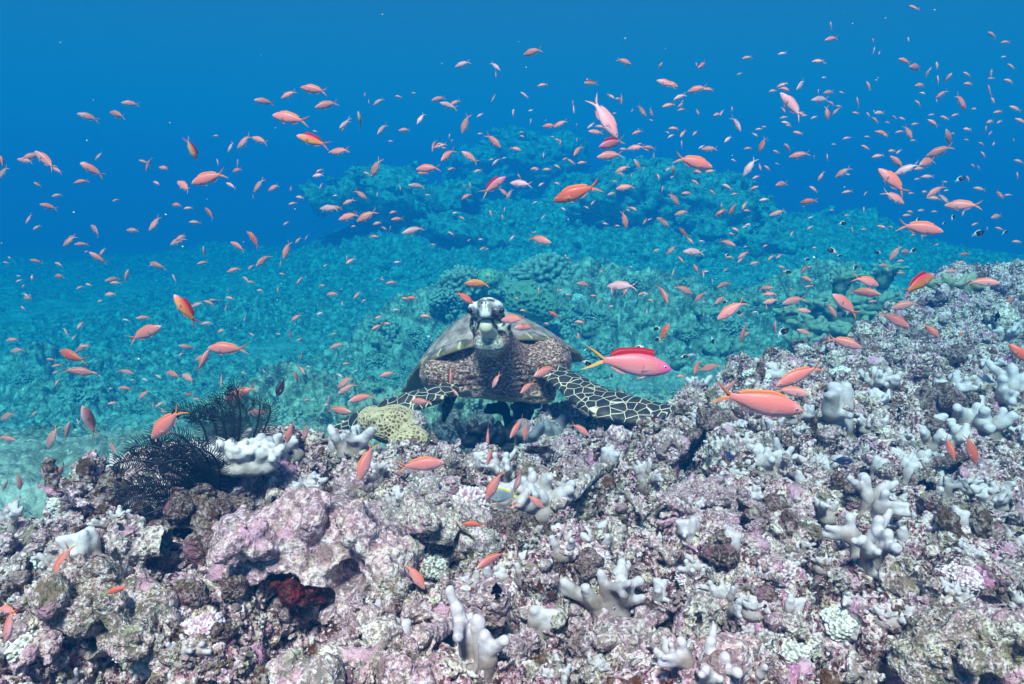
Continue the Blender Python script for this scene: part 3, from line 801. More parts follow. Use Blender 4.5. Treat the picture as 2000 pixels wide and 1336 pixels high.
# small broken pieces beyond counting: one object
small = [rubble_template(400 + i, k, h=0.0058, S=0.06) for i, k in enumerate(['branch', 'branch', 'stump', 'branch', 'lump'])]
nubl = [nub_template(450 + i, h=0.0036) for i in range(2)]
def raw(me):
    a = np.empty(len(me.vertices) * 3, np.float32); me.vertices.foreach_get("co", a)
    f = np.empty(len(me.polygons) * 4, np.int32); me.loops.foreach_get("vertex_index", f) if len(me.loops) == len(f) else None
    return a.reshape(-1, 3), f.reshape(-1, 4)
SR = [raw(m_) for m_ in small + nubl]
VS, FS, MI, off = [], [], [], 0
rb = np.random.RandomState(77)
cnt = 0
while cnt < 1500:
    px = rb.uniform(-60, 2060); py = 1370 - (rb.rand() ** 0.85) * 870
    p, d = hit(px, py)
    zz, rm = base_height(np.array([p.x]), np.array([p.y]))
    if rm[0] < 0.55 or d > 5 or in_hole(p.x, p.y): continue
    t = rb.randint(len(SR)) if rb.rand() < 0.8 else rb.randint(5, 7)
    v, f = SR[t]
    s = rb.uniform(0.14, 0.44) * (0.75 + 0.25 * d)
    Rm = np.array((Matrix.Rotation(rb.uniform(0, 6.28), 3, 'Z') @ Matrix.Rotation(rb.normal() * 0.8, 3, 'X')), np.float32)
    VS.append((v * s) @ Rm.T + np.array([p.x, p.y, p.z + 0.004], np.float32)); FS.append(f + off); off += len(v)
    MI.append(np.full(len(f), rb.choice(4, p=[0.38, 0.30, 0.16, 0.16]), np.int32)); cnt += 1
sm = mesh_from("coral_rubble", np.concatenate(VS), np.concatenate(FS), mats=M_rub)
sm.polygons.foreach_set("material_index", np.concatenate(MI))
tag(link("coral_rubble", sm), kind="stuff")

# --- honeycomb (brain) coral beside the turtle's flipper
d0 = 2.12
def honeycomb(lobes, name, K, h, cell_dark, cell_light, label, amp=0.0028):
    cs = [P(x, y, d) for x, y, d, *_ in lobes]; o0 = cs[0]
    lo = np.array([min(c[k] - o0[k] - l[3 + k] for c, l in zip(cs, lobes)) for k in range(3)]) - 0.01
    hi = np.array([max(c[k] - o0[k] + l[3 + k] for c, l in zip(cs, lobes)) for k in range(3)]) + 0.01
    G, shp = grid_pts(lo, hi, h); F = None
    for c, l in zip(cs, lobes):
        f = sd_ell(G, np.array(c - o0), l[3:6]); F = f if F is None else smin(F, f, 0.012)
    F = F + 0.006 * vnoise(G * 16, 4)
    W = G + 0.003 * np.stack([vnoise(G * 50, 7 + k) for k in range(3)], 1)
    f1, f2 = worley(W * K, 77, True)
    F = F - amp * (1 - 2 * sstep(0.05, 0.40, f2 - f1))
    co, q = surface_nets(F.reshape(shp), lo, h)
    W = co + 0.003 * np.stack([vnoise(co * 50, 7 + k) for k in range(3)], 1)
    f1, f2 = worley(W * K, 77, True)
    t = sstep(0.10, 0.42, f2 - f1)[:, None]
    me = mesh_from(name, co, q); attr_c(me, "paint", np.array(cell_light) * (1 - t) + np.array(cell_dark) * t)
    g = NT(name, 0.7, 0.25); g.color(g.attr("paint", "Color")); me.materials.append(g.m)
    o = link(name, me, loc=o0); tag(o, label, "coral"); return o
honeycomb([(765,828,2.08,0.083,0.07,0.052), (725,818,2.10,0.035,0.05,0.030), (800,858,2.02,0.052,0.05,0.034)], "honeycomb_coral", 95, 0.0014,
          (0.14, 0.10, 0.04), (0.62, 0.49, 0.30), "tan honeycomb patterned coral dome beside the turtle's left flipper", amp=0.0018)
honeycomb([(905,925,1.86,0.036,0.035,0.024)], "honeycomb_coral", 75, 0.0016, (0.12, 0.09, 0.04), (0.72, 0.68, 0.55), "small pale ringed coral right of the salmon fish in the middle")

# --- coral heads of the far slope
heads = [(1060,525,120,1,'t',8.8,'round knobbly coral head with pale tips, nearest the top of the middle mound'),(1120,535,100,0,'t',8.8,'knobbly pale tipped coral head right of the roundest one on the mound'),
         (1165,560,80,2,'t',8.7,'small knobbly coral head on the right shoulder of the mound'),(905,545,100,1,'t',8.3,'knobbly coral head left of the mound behind the turtle'),
         (1130,580,26,1,'w',8.0,'tiny pale blue knobbly coral on the mound'),(870,575,80,0,'t',8.1,'knobbly coral head above the turtle shell at left'),
         (1010,560,70,2,'t',8.5,'knobbly coral head between the green lobed coral and the mound top')]
for px, py, w, t, mk, d, lab in heads:
    o = place("knobbly_coral", VN[mk][t], px, py, w, d=d, sink=0.02); PLACED.pop(); tag(o, lab, "coral", "coral heads on the mound behind the turtle")
honeycomb([(1028,588,7.7,0.217,0.21,0.21), (1060,600,7.7,0.154,0.17,0.154)], "lobed_coral", 19, 0.0085, (0.13, 0.17, 0.09), (0.27, 0.33, 0.20), "large green lobed coral dome behind the turtle's head", amp=0.014)
honeycomb([(955,545,8.2,0.126,0.126,0.12)], "lobed_coral", 19, 0.0085, (0.15, 0.20, 0.10), (0.38, 0.48, 0.28), "small smooth green coral dome above the turtle's head", amp=0.003)
k = 0
while k < 150:
    px = rng.uniform(0, 1700); py = rng.uniform(450, 830)
    p, d = hit(px, py)
    zz, rm = base_height(np.array([p.x]), np.array([p.y]))
    if rm[0] > 0.2 or d > 18 or d < 4.0: continue
    if rng.rand() > 0.3 + 0.7 * float(px > 700): continue
    w = rng.uniform(25, 75) * 7.0 / d + 12
    mk = 't'; t = rng.randint(3)
    if rng.rand() < 0.55:
        o = place("knobbly_coral", VN[mk][t], px, py, w, sink=0.02, d=d)
    else:
        o = place("knobbly_coral", VAR['o'][rng.choice([1, 4, 9])], px, py, w, sink=0.02, d=d)
    o["look"] = ["dark knobbly coral head", "pale knobbly coral head"][mk == 'w'] ; tag(o, cat="coral", group="coral heads on the far slope"); k += 1
for i, (px, py, w, t) in enumerate([(1590,640,120,1),(1660,650,130,9),(1720,630,110,1),(1620,595,110,9),(1690,590,110,4),(1570,670,80,0),(1740,585,90,9),(1655,615,90,0),(1745,660,80,1),(1540,610,70,9),(1640,560,60,2),(1725,545,60,2)]):
    o = place("leafy_coral", VAR['o'][t], px, py, w, d=5.6 + 0.4 * rng.rand() + (650 - py) * 0.009, zs=0.8); o["look"] = "olive leafy coral clump"; tag(o, cat="coral", group="olive coral clumps behind the right ridge")

# --- outcrops in the distance
def outcrop(px, py, d, R3, seed, label, h=0.042):
    c = P(px, py, d)
    lo = -np.array(R3) * 1.25; hi = np.array(R3) * 1.25
    G, shp = grid_pts(lo, hi, h)
    G0 = G; G = G / 1.4
    W = G + 0.28 * np.stack([vnoise(G * 1.1 + 5, seed + k) for k in range(3)], 1)
    rs = np.random.RandomState(seed); F = None
    for i in range(6):
        e = rs.uniform(-0.5, 0.5, 3) * R3 / 1.4; f = sd_ell(W, e * np.array([1, 1, 0.8]), np.array(R3) / 1.4 * rs.uniform(0.38, 0.62, 3)); F = f if F is None else smin(F, f, 0.15)
    w1 = worley(W * 2.6, seed + 1); w2 = worley(W * 6.5, seed + 2)
    w3 = worley(W * 13, seed + 3)
    F = F - 0.20 * (0.4 - 1.3 * w1 * w1) - 0.11 * (0.4 - 1.3 * w2 * w2) - 0.055 * (0.4 - 1.5 * w3 * w3) - 0.16 * fbm(G * np.array([2.2, 2.2, 4.0], np.float32), 5, seed + 6, 0.6)
    F = np.maximum(F, np.abs(G).max(1) - 99)
    FF = F.reshape(shp); FF[0] = FF[-1] = 1; FF[:, 0] = FF[:, -1] = 1; FF[:, :, 0] = FF[:, :, -1] = 1
    co, q = surface_nets(FF, lo, h)
    me = mesh_from("coral_outcrop", co, q, mats=[M_out]); o = link("coral_outcrop", me, loc=c); tag(o, label, "outcrop", "coral outcrops in the distance"); return o
g = NT("outcrop_rock", 0.9, 0.1); v = g.coord()
c = g.ramp(g.noise(v, 6, 5, 0.75), [(0.36, (0.035, 0.04, 0.03)), (0.48, (0.14, 0.15, 0.10)), (0.60, (0.40, 0.42, 0.32)), (0.72, (0.66, 0.68, 0.55))])
c = g.mix(g.ramp(g.noise(v, 28, 3, 0.7), [(0.5, 0.0), (0.64, 0.7)]), c, (0.6, 0.62, 0.48))
M_out = g.color(c)
outcrop(790, 378, 17.9, (2.32, 1.68, 0.85), 21, "broad low outcrop with a dark undercut, left of the two large ones")
outcrop(1020, 330, 22.4, (2.70, 2.04, 1.48), 22, "highest pale topped outcrop, middle of the far ones")
outcrop(1290, 420, 16.8, (2.52, 1.86, 1.71), 23, "tall bushy outcrop right of the highest one")
outcrop(1130, 420, 19.6, (1.86, 1.48, 1.12), 24, "dark outcrop between the highest and the bushy one")
outcrop(1640, 460, 17.6, (1.68, 1.30, 0.85), 25, "low round outcrop nearest the right slope")
outcrop(960, 470, 17.1, (2.04, 1.30, 0.63), 26, "low flat outcrop behind the mound and turtle head")
outcrop(1400, 510, 15.8, (1.58, 1.12, 0.74), 27, "small dark outcrop at the foot of the bushy one")

# --- black feather star
M_fs = NT("feather_star_black", 0.5, 0.4); M_fs.color((0.006, 0.009, 0.016)); M_fs = M_fs.m
def tube(pts, rads, sides=6):
    pts = np.asarray(pts, float); V, Fc = [], []
    T = np.gradient(pts, axis=0); T /= np.linalg.norm(T, axis=1, keepdims=True)
    ref = np.array([0.3, 0.9, 0.2])
    for i, (p_, t_) in enumerate(zip(pts, T)):
        a = np.cross(t_, ref); a /= np.linalg.norm(a); b = np.cross(t_, a)
        for s in range(sides):
            th = 2 * math.pi * s / sides; V.append(p_ + rads[i] * (math.cos(th) * a + math.sin(th) * b))
    for i in range(len(pts) - 1):
        for s in range(sides):
            s2 = (s + 1) % sides; Fc.append([i * sides + s, i * sides + s2, (i + 1) * sides + s2, (i + 1) * sides + s])
    return V, Fc
fs_base = P(405, 985, 1.56)
fs = bpy.data.objects.new("feather_star", None); COL.objects.link(fs); fs.location = fs_base
tag(fs, "black feather star with curled feathery arms perched left of the cream finger coral", "feather star")
arms = [((385,960),(365,820),(300,852),1.62),((390,950),(400,800),(345,800),1.66),((395,940),(425,790),(378,806),1.70),((398,935),(445,775),(405,790),1.72),((402,930),(470,800),(432,778),1.74),
        ((408,930),(478,840),(455,768),1.74),((412,935),(465,860),(462,762),1.70),((415,945),(480,890),(508,792),1.72),((420,950),(500,860),(528,800),1.78),((380,965),(330,860),(262,872),1.60),
        ((375,970),(300,880),(228,905),1.58),((372,975),(290,910),(215,932),1.56),((370,985),(300,930),(232,958),1.54),((370,990),(310,960),(248,975),1.52),((375,1000),(320,985),(285,1005),1.52),
        ((385,1005),(340,1000),(318,1018),1.5),((390,955),(370,880),(318,905),1.55),((395,955),(395,870),(355,868),1.58),((400,945),(420,860),(395,842),1.62),((380,970),(345,920),(285,945),1.5),
        ((385,975),(355,940),(305,985),1.48),((405,960),(420,900),(400,880),1.55),((385,960),(350,840),(325,880),1.66),((395,950),(412,830),(362,830),1.64),((378,968),(318,872),(290,895),1.62),((402,945),(440,850),(425,812),1.66)]
def bez(a, b, c, t): return (1 - t) ** 2 * a + 2 * t * (1 - t) * b + t * t * c
for i, (m0, m1, m2, dd) in enumerate(arms):
    if i in (11, 15, 18, 20, 23): continue
    m0 = (m0[0] + 28, m0[1]); m1 = (m1[0] + 22, m1[1] - 6)
    A = np.array(fs_base); B = np.array(P(*m0, (dd + 1.66) / 2 - 0.1)); C = np.array(P(*m1, dd - 0.1)); D = np.array(P(*m2, dd - 0.11))
    n_ = 46; ts = np.linspace(0, 1, n_)
    path = np.array([(1 - t) ** 3 * A + 3 * t * (1 - t) ** 2 * B + 3 * t * t * (1 - t) * C + t ** 3 * D for t in ts])
    L_ = np.linalg.norm(np.diff(path, axis=0), axis=1).sum()
    # curled tip
    tdir = path[-1] - path[-3]; tdir /= np.linalg.norm(tdir)
    view = np.array([0.0, 1.0, 0.0]); side = np.cross(tdir, view); side /= np.linalg.norm(side)
    sgn = 1 if np.dot(side, path[-1] - np.array(P(*m1, dd))) < 0 else -1
    sgn = -sgn if rng.rand() < 0.15 else sgn
    curl = []; p_ = path[-1].copy(); th = 0
    for k in range(10):
        th += 0.22; dv = tdir * math.cos(th) + sgn * side * math.sin(th) + view * 0.12; p_ = p_ + dv * 0.0026; curl.append(p_.copy())
    path = np.vstack([path, curl])
    T = np.gradient(path, axis=0); T /= np.linalg.norm(T, axis=1, keepdims=True)
    rads = np.interp(np.linspace(0, 1, len(path)), [0, 0.6, 1], [0.0030, 0.0024, 0.0012])
    V, Fc = tube(path - A, rads, 6)
    # pinnules
    s = np.concatenate([[0], np.cumsum(np.linalg.norm(np.diff(path, axis=0), axis=1))]); tot = s[-1]
    pos_s = np.arange(0.010, tot, 0.0040)
    for ps in pos_s:
        u = ps / tot; k = int(np.clip(np.searchsorted(s, ps), 1, len(path) - 1)); f = (ps - s[k - 1]) / (s[k] - s[k - 1] + 1e-9)
        p0 = path[k - 1] * (1 - f) + path[k] * f; t_ = T[k]
        sd_ = np.cross(t_, view); sd_ /= np.linalg.norm(sd_)
        ln = 0.029 * min(1, 0.45 + 2.0 * u) * (1 - 0.5 * max(0, (u - 0.82) / 0.18)) * rng.uniform(0.85, 1.1)
        for sg in (-1, 1):
            d_ = sg * sd_ + t_ * 0.45 + view * rng.normal() * 0.12; d_ /= np.linalg.norm(d_)
            d2_ = d_ + t_ * 0.55 + view * rng.normal() * 0.1; d2_ /= np.linalg.norm(d2_)
            q0 = p0; q1 = p0 + d_ * ln * 0.55; q2 = q1 + d2_ * ln * 0.45
            v_, f_ = tube([q0 - A, q1 - A, q2 - A], [0.0011, 0.0010, 0.0006], 3)
            o_ = len(V); V += v_; Fc += [[a + o_ for a in ff] for ff in f_]
    me = mesh_from("feathery_arm", np.array(V), np.array(Fc, np.int32), mats=[M_fs])
    link("feathery_arm", me, parent=fs)
co, q = None, None
G, shp = grid_pts((-0.03, -0.03, -0.03), (0.03, 0.03, 0.03), 0.003)
co, q = surface_nets((sd_ell(G, (0, 0, 0), (0.017, 0.017, 0.012)) + 0.002 * vnoise(G * 120, 3)).reshape(shp), (-0.03, -0.03, -0.03), 0.003)
link("central_disc", mesh_from("central_disc", co, q, mats=[M_fs]), parent=fs)

# ------------------------------------------------------------------ the turtle
T0 = (975, 700, 2.40)
def L3(px, py, d):
    return np.array([d * (px - 1000) / FPX - T0[2] * (T0[0] - 1000) / FPX, d - T0[2], d * (668 - py) / FPX - T0[2] * (668 - T0[1]) / FPX], np.float32)
def axis_nonuniform(lo, hi, a, b, fine, coarse):
    out = [lo]
    while out[-1] < hi: out.append(out[-1] + (fine if a <= out[-1] <= b else coarse))
    return np.array(out, np.float32)
ax_x = axis_nonuniform(-0.62, 0.60, -0.115, 0.075, 0.0020, 0.0042)
ax_y = axis_nonuniform(-0.30, 0.62, -0.275, -0.09, 0.0024, 0.0055)
ax_z = axis_nonuniform(-0.30, 0.235, 0.015, 0.215, 0.0020, 0.0042)
G = np.stack(np.meshgrid(ax_x, ax_y, ax_z, indexing='ij'), -1); shpT = G.shape[:3]; G = G.reshape(-1, 3)

def flat_caps(p, pts, n, s):
    n = np.array(n, np.float32); n /= np.linalg.norm(n); F = None
    pts = [(np.asarray(a, np.float32), r) for a, r in pts]
    def st(q): return q + (s - 1) * (q @ n)[..., None] * n
    # the blade follows the centre line: flatten about each segment's own plane
    for (a, ra), (b, rb) in zip(pts[:-1], pts[1:]):
        ab = b - a; L2 = float(ab @ ab)
        t = clip01(((p - a) @ ab) / L2)
        q = p - a - t[:, None] * ab
        nn = n - (n @ ab) / L2 * ab; nn = nn / np.linalg.norm(nn)
        q = q + (s - 1) * (q @ nn)[:, None] * nn
        f = np.linalg.norm(q, axis=1) - (ra + (rb - ra) * t)
        F = f if F is None else smin(F, f, 0.012)
    return F * 0.6
right_line = [(L3(1078, 726, 2.42), 0.054), (L3(1112, 746, 2.34), 0.058), (L3(1150, 772, 2.26), 0.069), (L3(1190, 792, 2.20), 0.073), (L3(1240, 802, 2.16), 0.061), (L3(1280, 805, 2.14), 0.042), (L3(1308, 800, 2.12), 0.018)]
left_line = [(L3(876, 760, 2.40), 0.036), (L3(845, 772, 2.34), 0.042), (L3(800, 786, 2.32), 0.043), (L3(755, 802, 2.34), 0.042), (L3(700, 818, 2.37), 0.034), (L3(650, 838, 2.42), 0.014)]
rear_line = [(L3(884, 765, 2.85), 0.030), (L3(873, 795, 2.85), 0.024), (L3(867, 822, 2.84), 0.010)]
rear2_line = [(L3(1065, 730, 2.95), 0.03), (L3(1080, 738, 3.0), 0.03), (L3(1090, 745, 3.0), 0.02)]
def f_head(p):
    F = sd_ell(p, L3(953, 611, 2.27), (0.047, 0.072, 0.044))
    F = smin(F, sd_caps(p, L3(953, 606, 2.25), L3(947, 601, 2.165), 0.036, 0.021), 0.02)
    F = smin(F, sd_ell(p, L3(948, 611, 2.160), (0.021, 0.016, 0.019)), 0.008)         # hooked upper beak
    F = smin(F, sd_ell(p, L3(926, 604, 2.235), (0.019, 0.025, 0.022)), 0.014)         # brow and lids
    F = smin(F, sd_ell(p, L3(971, 603, 2.235), (0.020, 0.026, 0.023)), 0.014)
    jaw = smin(sd_caps(p, L3(966, 652, 2.27), L3(950, 640, 2.185), 0.036, 0.020), sd_ell(p, L3(949, 636, 2.182), (0.017, 0.016, 0.018)), 0.010)
    F = smin(F, jaw, 0.006)
    F = smin(F, sd_ell(p, L3(984, 634, 2.285), (0.024, 0.045, 0.030)), 0.02)
    F = smin(F, sd_ell(p, L3(930, 634, 2.285), (0.022, 0.045, 0.030)), 0.02)
    return F
def f_neck(p):
    F = sd_ell(p, L3(960, 671, 2.27), (0.056, 0.058, 0.038))
    F = smin(F, sd_caps(p, L3(962, 655, 2.33), L3(985, 722, 2.47), 0.061, 0.092), 0.035)
    w = np.sin(p[:, 2] * 400 + 6 * vnoise(p * 14, 4)) * 0.0022 * (0.6 + vnoise(p * 9, 14)) + 0.0022 * vnoise(p * 45, 15)
    return F + w * sstep(0.0, -0.03, p[:, 2] - 0.03)
def f_body(p):
    F = sd_ell(p, L3(866, 728, 2.54), (0.082, 0.13, 0.076))
    F = smin(F, sd_ell(p, L3(1068, 706, 2.54), (0.084, 0.13, 0.082)), 0.03)
    F = smin(F, sd_ell(p, L3(975, 706, 2.60), (0.240, 0.20, 0.125)), 0.04)
    c = L3(974, 738, 2.78); q_ = p - c; t_ = math.radians(-5)
    qx = q_[:, 0] * math.cos(t_) + q_[:, 2] * math.sin(t_); qz = -q_[:, 0] * math.sin(t_) + q_[:, 2] * math.cos(t_)
    bx_ = np.maximum(np.abs(qx) - 0.165, 0); by_ = np.maximum(np.abs(q_[:, 1]) - 0.30, 0); bz_ = np.maximum(np.abs(qz) - 0.022, 0)
    F = smin(F, np.sqrt(bx_ * bx_ + by_ * by_ + bz_ * bz_) - 0.036, 0.03)
    return F + 0.0030 * vnoise(p * 60, 8) + 0.0060 * vnoise(p * np.array([25, 25, 70], np.float32), 9)
NR, NL = (0.18, -0.62, 0.76), (-0.30, -0.72, 0.62)
def f_flip(p):
    F = np.minimum(flat_caps(p, right_line, NR, 3.6), flat_caps(p, left_line, NL, 3.2))
    return np.minimum(np.minimum(F, flat_caps(p, rear_line, (0.6, -0.7, 0.2), 3.0)), flat_caps(p, rear2_line, (0, 0, 1), 3.0))
def f_turtle(p):
    hd, nk, bd, fl = f_head(p), f_neck(p), f_body(p), f_flip(p)
    F = smin(smin(smin(bd, nk, 0.04), hd, 0.018), fl, 0.02)
    # mouth slit: an arch over the lower beak, running back along the cheeks
    c = L3(949, 622, 2.17)
    zm = c[2] - 5.5 * np.clip(np.abs(p[:, 0] - c[0]) - 0.010, 0, 1) ** 1.35 + 0.0 * p[:, 1]
    front = sstep(-0.10, -0.13, p[:, 1]) 
    F = F + 0.0032 * np.exp(-((p[:, 2] - zm) / 0.0022) ** 2) * front
    return F
F = np.empty(len(G), np.float32)
CH = 1 << 20
for s in range(0, len(G), CH): F[s:s + CH] = f_turtle(G[s:s + CH])
co, q = surface_nets(F.reshape(shpT), (0, 0, 0), 1.0)
co = np.stack([np.interp(co[:, k], np.arange(len(a)), a) for k, a in enumerate((ax_x, ax_y, ax_z))], 1).astype(np.float32)
del G, F
# drop stray islands: none are expected
dh, dn, db, df = f_head(co), f_neck(co), f_body(co), f_flip(co)
w_f = sstep(0.016, 0.0, df - np.minimum(db, dn)) 
w_h = sstep(0.004, -0.012, dh - np.minimum(dn, db) - 0.004 * vnoise(co * 60, 3))
# where a point of the head stands in the front view, in photograph pixels
ux = (co[:, 0] + T0[2] * (T0[0] - 1000) / FPX) / (co[:, 1] + T0[2]) * FPX + 1000
uy = 668 - (co[:, 2] + T0[2] * (668 - T0[1]) / FPX) / (co[:, 1] + T0[2]) * FPX
jx = ux + 1.6 * vnoise(co * 150, 31); jy = uy + 1.6 * vnoise(co * 150, 32)
cream = np.array([0.82, 0.76, 0.58]); pale = np.array([0.93, 0.90, 0.82]); ink = np.array([0.018, 0.02, 0.035]); grey = np.array([0.22, 0.23, 0.27])
col = np.tile(cream, (len(co), 1))
def blot(cx, cy, rx, ry, rot, c, soft=0.25, a=1.0):
    global col
    t = math.radians(rot); dx, dy = jx - cx, jy - cy
    u = (dx * math.cos(t) + dy * math.sin(t)) / rx; v = (-dx * math.sin(t) + dy * math.cos(t)) / ry
    k = (a * (1 - sstep(1 - soft, 1 + soft, np.sqrt(u * u + v * v))))[:, None] * (dh < dn + 0.006)[:, None]
    col = col * (1 - k) + np.array(c) * k
blot(951, 603, 40, 24, 0, pale)
# dark crown plates
for b in [(935,594,8,5,-30),(965,588,8,3,10),(955,600,4,8,0),(938,607,5,12,8),(963,612,5,13,-20),(948,587,14,2.5,0)]: blot(*b, ink, 0.35, 0.7)
blot(948, 612, 13, 12, 0, pale, 0.4, 0.9)
for b in [(941,602,2,6,5),(955,604,2,6,-5),(948,598,1.6,5,0),(960,609,2,7,-15),(936,613,1.8,6,10)]: blot(*b, grey, 0.5, 0.75)
pf1, pf2 = worley(co * np.array([52, 40, 52], np.float32) + 3.3, 123, True)
plate = sstep(0.10, 0.24, pf2 - pf1) * (dh < dn + 0.003) * (uy < 640) * sstep(9, 15, np.hypot(ux - 948, (uy - 606) * 0.62)) * sstep(14, 19, np.hypot(ux - 949, uy - 638))
plate = (0.9 * plate)[:, None]; col = col * (1 - plate) + np.array([0.05, 0.045, 0.055]) * plate
# lids: pale top, blue black mottled below
blot(922, 599, 10, 12, 0, pale); blot(974, 598, 13, 12, 0, (0.80, 0.74, 0.62))
blot(922, 608, 9.5, 11, 0, (0.13, 0.14, 0.20), 0.3); blot(975, 606, 12, 10, 0, (0.13, 0.14, 0.22), 0.3)
mot = sstep(0.1, 0.35, vnoise(co * 330, 61))[:, None] * ((np.hypot((ux - 922) / 11, (uy - 604) / 14) < 1) | (np.hypot((ux - 975) / 13, (uy - 602) / 13) < 1))[:, None] * (dh < dn)[:, None]
col = col * (1 - 0.7 * mot) + np.array([0.62, 0.62, 0.60]) * 0.7 * mot
blot(941.5, 592.5, 2.6, 2.0, 20, ink, 0.3); blot(948.5, 592.0, 2.2, 1.8, -20, ink, 0.3)
for b in [(923,628,2.2,10,4),(929,632,1.6,9,8),(919,622,1.4,9,0),(990,610,4,6,-35),(983,618,4,3,20),(970,621,4,8,-35),(977,626,5,3,35),(925,645,2,8,5)]: blot(*b, ink, 0.3, 0.9)
# lower beak and chin plates
blot(949, 637, 15, 13, 0, (0.74, 0.68, 0.50), 0.3)
for b in [(934,636,2.4,9,12),(966,636,4,7,-25),(970,641,3,4,0)]: blot(*b, ink, 0.35, 0.85)
blot(934.5, 656, 5.5, 7, 10, ink, 0.15); blot(981, 651, 10, 6, 25, ink, 0.15); blot(994.5, 640, 3.2, 6, 0, ink, 0.15)
# the slit itself
c0 = L3(949, 622, 2.17)
zmv = c0[2] - 5.5 * np.clip(np.abs(co[:, 0] - c0[0]) - 0.010, 0, 1) ** 1.35
k = (np.exp(-((co[:, 2] - zmv) / 0.0022) ** 2) * sstep(-0.10, -0.13, co[:, 1]))[:, None]
col = col * (1 - k) + np.array([0.03, 0.03, 0.03]) * k
# throat: pale grey olive with fine dark wrinkles
thr = (sstep(30, 20, np.hypot((ux - 957) * 0.85, uy - 674)) * (dn < dh))
under = sstep(0.62, 0.9, -1 * np.zeros(len(co))) 
bme = mesh_from("body", co, q)
nrm = np.empty(len(co) * 3, np.float32); bme.vertices.foreach_get("normal", nrm); nrm = nrm.reshape(-1, 3)
plast = sstep(0.35, 0.75, -nrm[:, 2]) * sstep(0.02, -0.01, db - np.minimum(dn, df)) * sstep(-0.085, -0.11, co[:, 2])
attr_c(bme, "paint", col); attr_f(bme, "w_head", w_h); attr_f(bme, "w_flipper", w_f); attr_f(bme, "w_throat", thr); attr_f(bme, "w_plastron", plast)
g = NT("turtle_skin", 0.55, 0.35)
v = g.coord()
sk = g.voro(v, 150); n_ = g.noise(v, 22, 4, 0.65)
mp = g.N("Mapping"); g.L(v, mp.inputs["Vector"]); mp.inputs["Scale"].default_value = (1, 1, 1.7)
wr = g.noise(mp.outputs[0], 105, 3, 0.75, 0.4)
skin = g.ramp(wr, [(0.40, (0.05, 0.016, 0.010)), (0.48, (0.28, 0.11, 0.08)), (0.545, (0.58, 0.32, 0.25)), (0.62, (0.96, 0.80, 0.68))])
skin = g.mix(g.ramp(n_, [(0.4, 0.0), (0.65, 0.45)]), skin, (0.22, 0.10, 0.10))
throat = g.ramp(wr, [(0.38, (0.18, 0.15, 0.11)), (0.50, (0.58, 0.53, 0.42)), (0.60, (0.92, 0.88, 0.76))])
skin = g.mix(g.attr("w_throat"), skin, throat)
ed = g.voro(g.vadd(v, (0.013, 0.02, 0.01)), 29, 'DISTANCE_TO_EDGE', rnd=0.85)
cell = g.ramp(g.noise(v, 30, 2), [(0.42, (0.022, 0.025, 0.04)), (0.6, (0.06, 0.045, 0.035))])
flip = g.mix(g.ramp(ed, [(0.012, 1.0), (0.040, 0.0)]), cell, (0.88, 0.72, 0.50))
cc = g.mix(g.attr("w_flipper"), skin, flip)
plc = g.ramp(g.noise(v, 14, 3), [(0.4, (0.46, 0.33, 0.20)), (0.6, (0.66, 0.52, 0.36))])
cc = g.mix(g.attr("w_plastron"), cc, plc)
cc = g.mix(g.attr("w_head"), cc, g.attr("paint", "Color"))
g.bump(g.mix(g.attr("w_head"), g.mix(g.attr("w_flipper"), wr, ed), (0.5, 0.5, 0.5)), 1.0, 0.006)
g.color(cc); bme.materials.append(g.m)

turtle = bpy.data.objects.new("sea_turtle", None); COL.objects.link(turtle)
tag(turtle, "large hawksbill sea turtle gliding towards the viewer with a grey shell and spotted flippers", "turtle")
turtle.matrix_world = Matrix.Translation(P(*T0)) @ Matrix(((1, 0, 0, 0), (0, CP, SP, 0), (0, -SP, CP, 0), (0, 0, 0, 1)))
link("body", bme, parent=turtle)
# eyes
g = NT("turtle_eye", 0.12, 0.6); g.color((0.01, 0.01, 0.012)); M_eye = g.m
def ico(name, r, sc=(1, 1, 1), seg=20, mat=None):
    V, Fc = [], []
    for i in range(seg // 2 + 1):
        for j in range(seg):
            a = math.pi * i / (seg // 2); b = 2 * math.pi * j / seg
            V.append((r * sc[0] * math.sin(a) * math.cos(b), r * sc[1] * math.sin(a) * math.sin(b), r * sc[2] * math.cos(a)))
    for i in range(seg // 2):
        for j in range(seg): Fc.append([i * seg + j, (i + 1) * seg + j, (i + 1) * seg + (j + 1) % seg, i * seg + (j + 1) % seg])
    me = bpy.data.meshes.new(name); me.from_pydata(V, [], Fc); me.update()
    me.polygons.foreach_set("use_smooth", np.ones(len(me.polygons), bool))
    if mat: me.materials.append(mat)
    return me
for ex, ey in ((917, 607), (980, 607)):
    link("eye", ico("eye", 0.0085, mat=M_eye), parent=turtle, loc=L3(ex, ey, 2.212))

# carapace
NTH, NRD = 300, 150
th = np.linspace(0, 2 * math.pi, NTH, endpoint=False); rd = np.linspace(0, 1, NRD) ** 0.85
TH, RD = np.meshgrid(th, rd, indexing='ij')
a_, b_, H_ = 0.334, 0.36, 0.235
cs, sn = np.cos(TH), np.sin(TH)
ser = 1 + 0.012 * np.cos(TH * 22) * sstep(0.9, 1, RD) * (sn > -0.5)
xs = a_ * RD * cs * ser * (1 + 0.03 * np.cos(4 * TH))
ys = b_ * RD * sn * ser
front = np.clip(-sn, 0, 1)
zr_ = 0.086 * front ** 1.1 * RD ** 1.5 - 0.03 * np.clip(np.abs(cs) - 0.75, 0, 1) * 4 * RD ** 3
zs_ = zr_ + H_ * (1 - RD ** 1.62)
zs_ += 0.010 * np.exp(-(xs / 0.02) ** 2) * (1 - RD)
top = np.stack([xs, ys, zs_], -1)
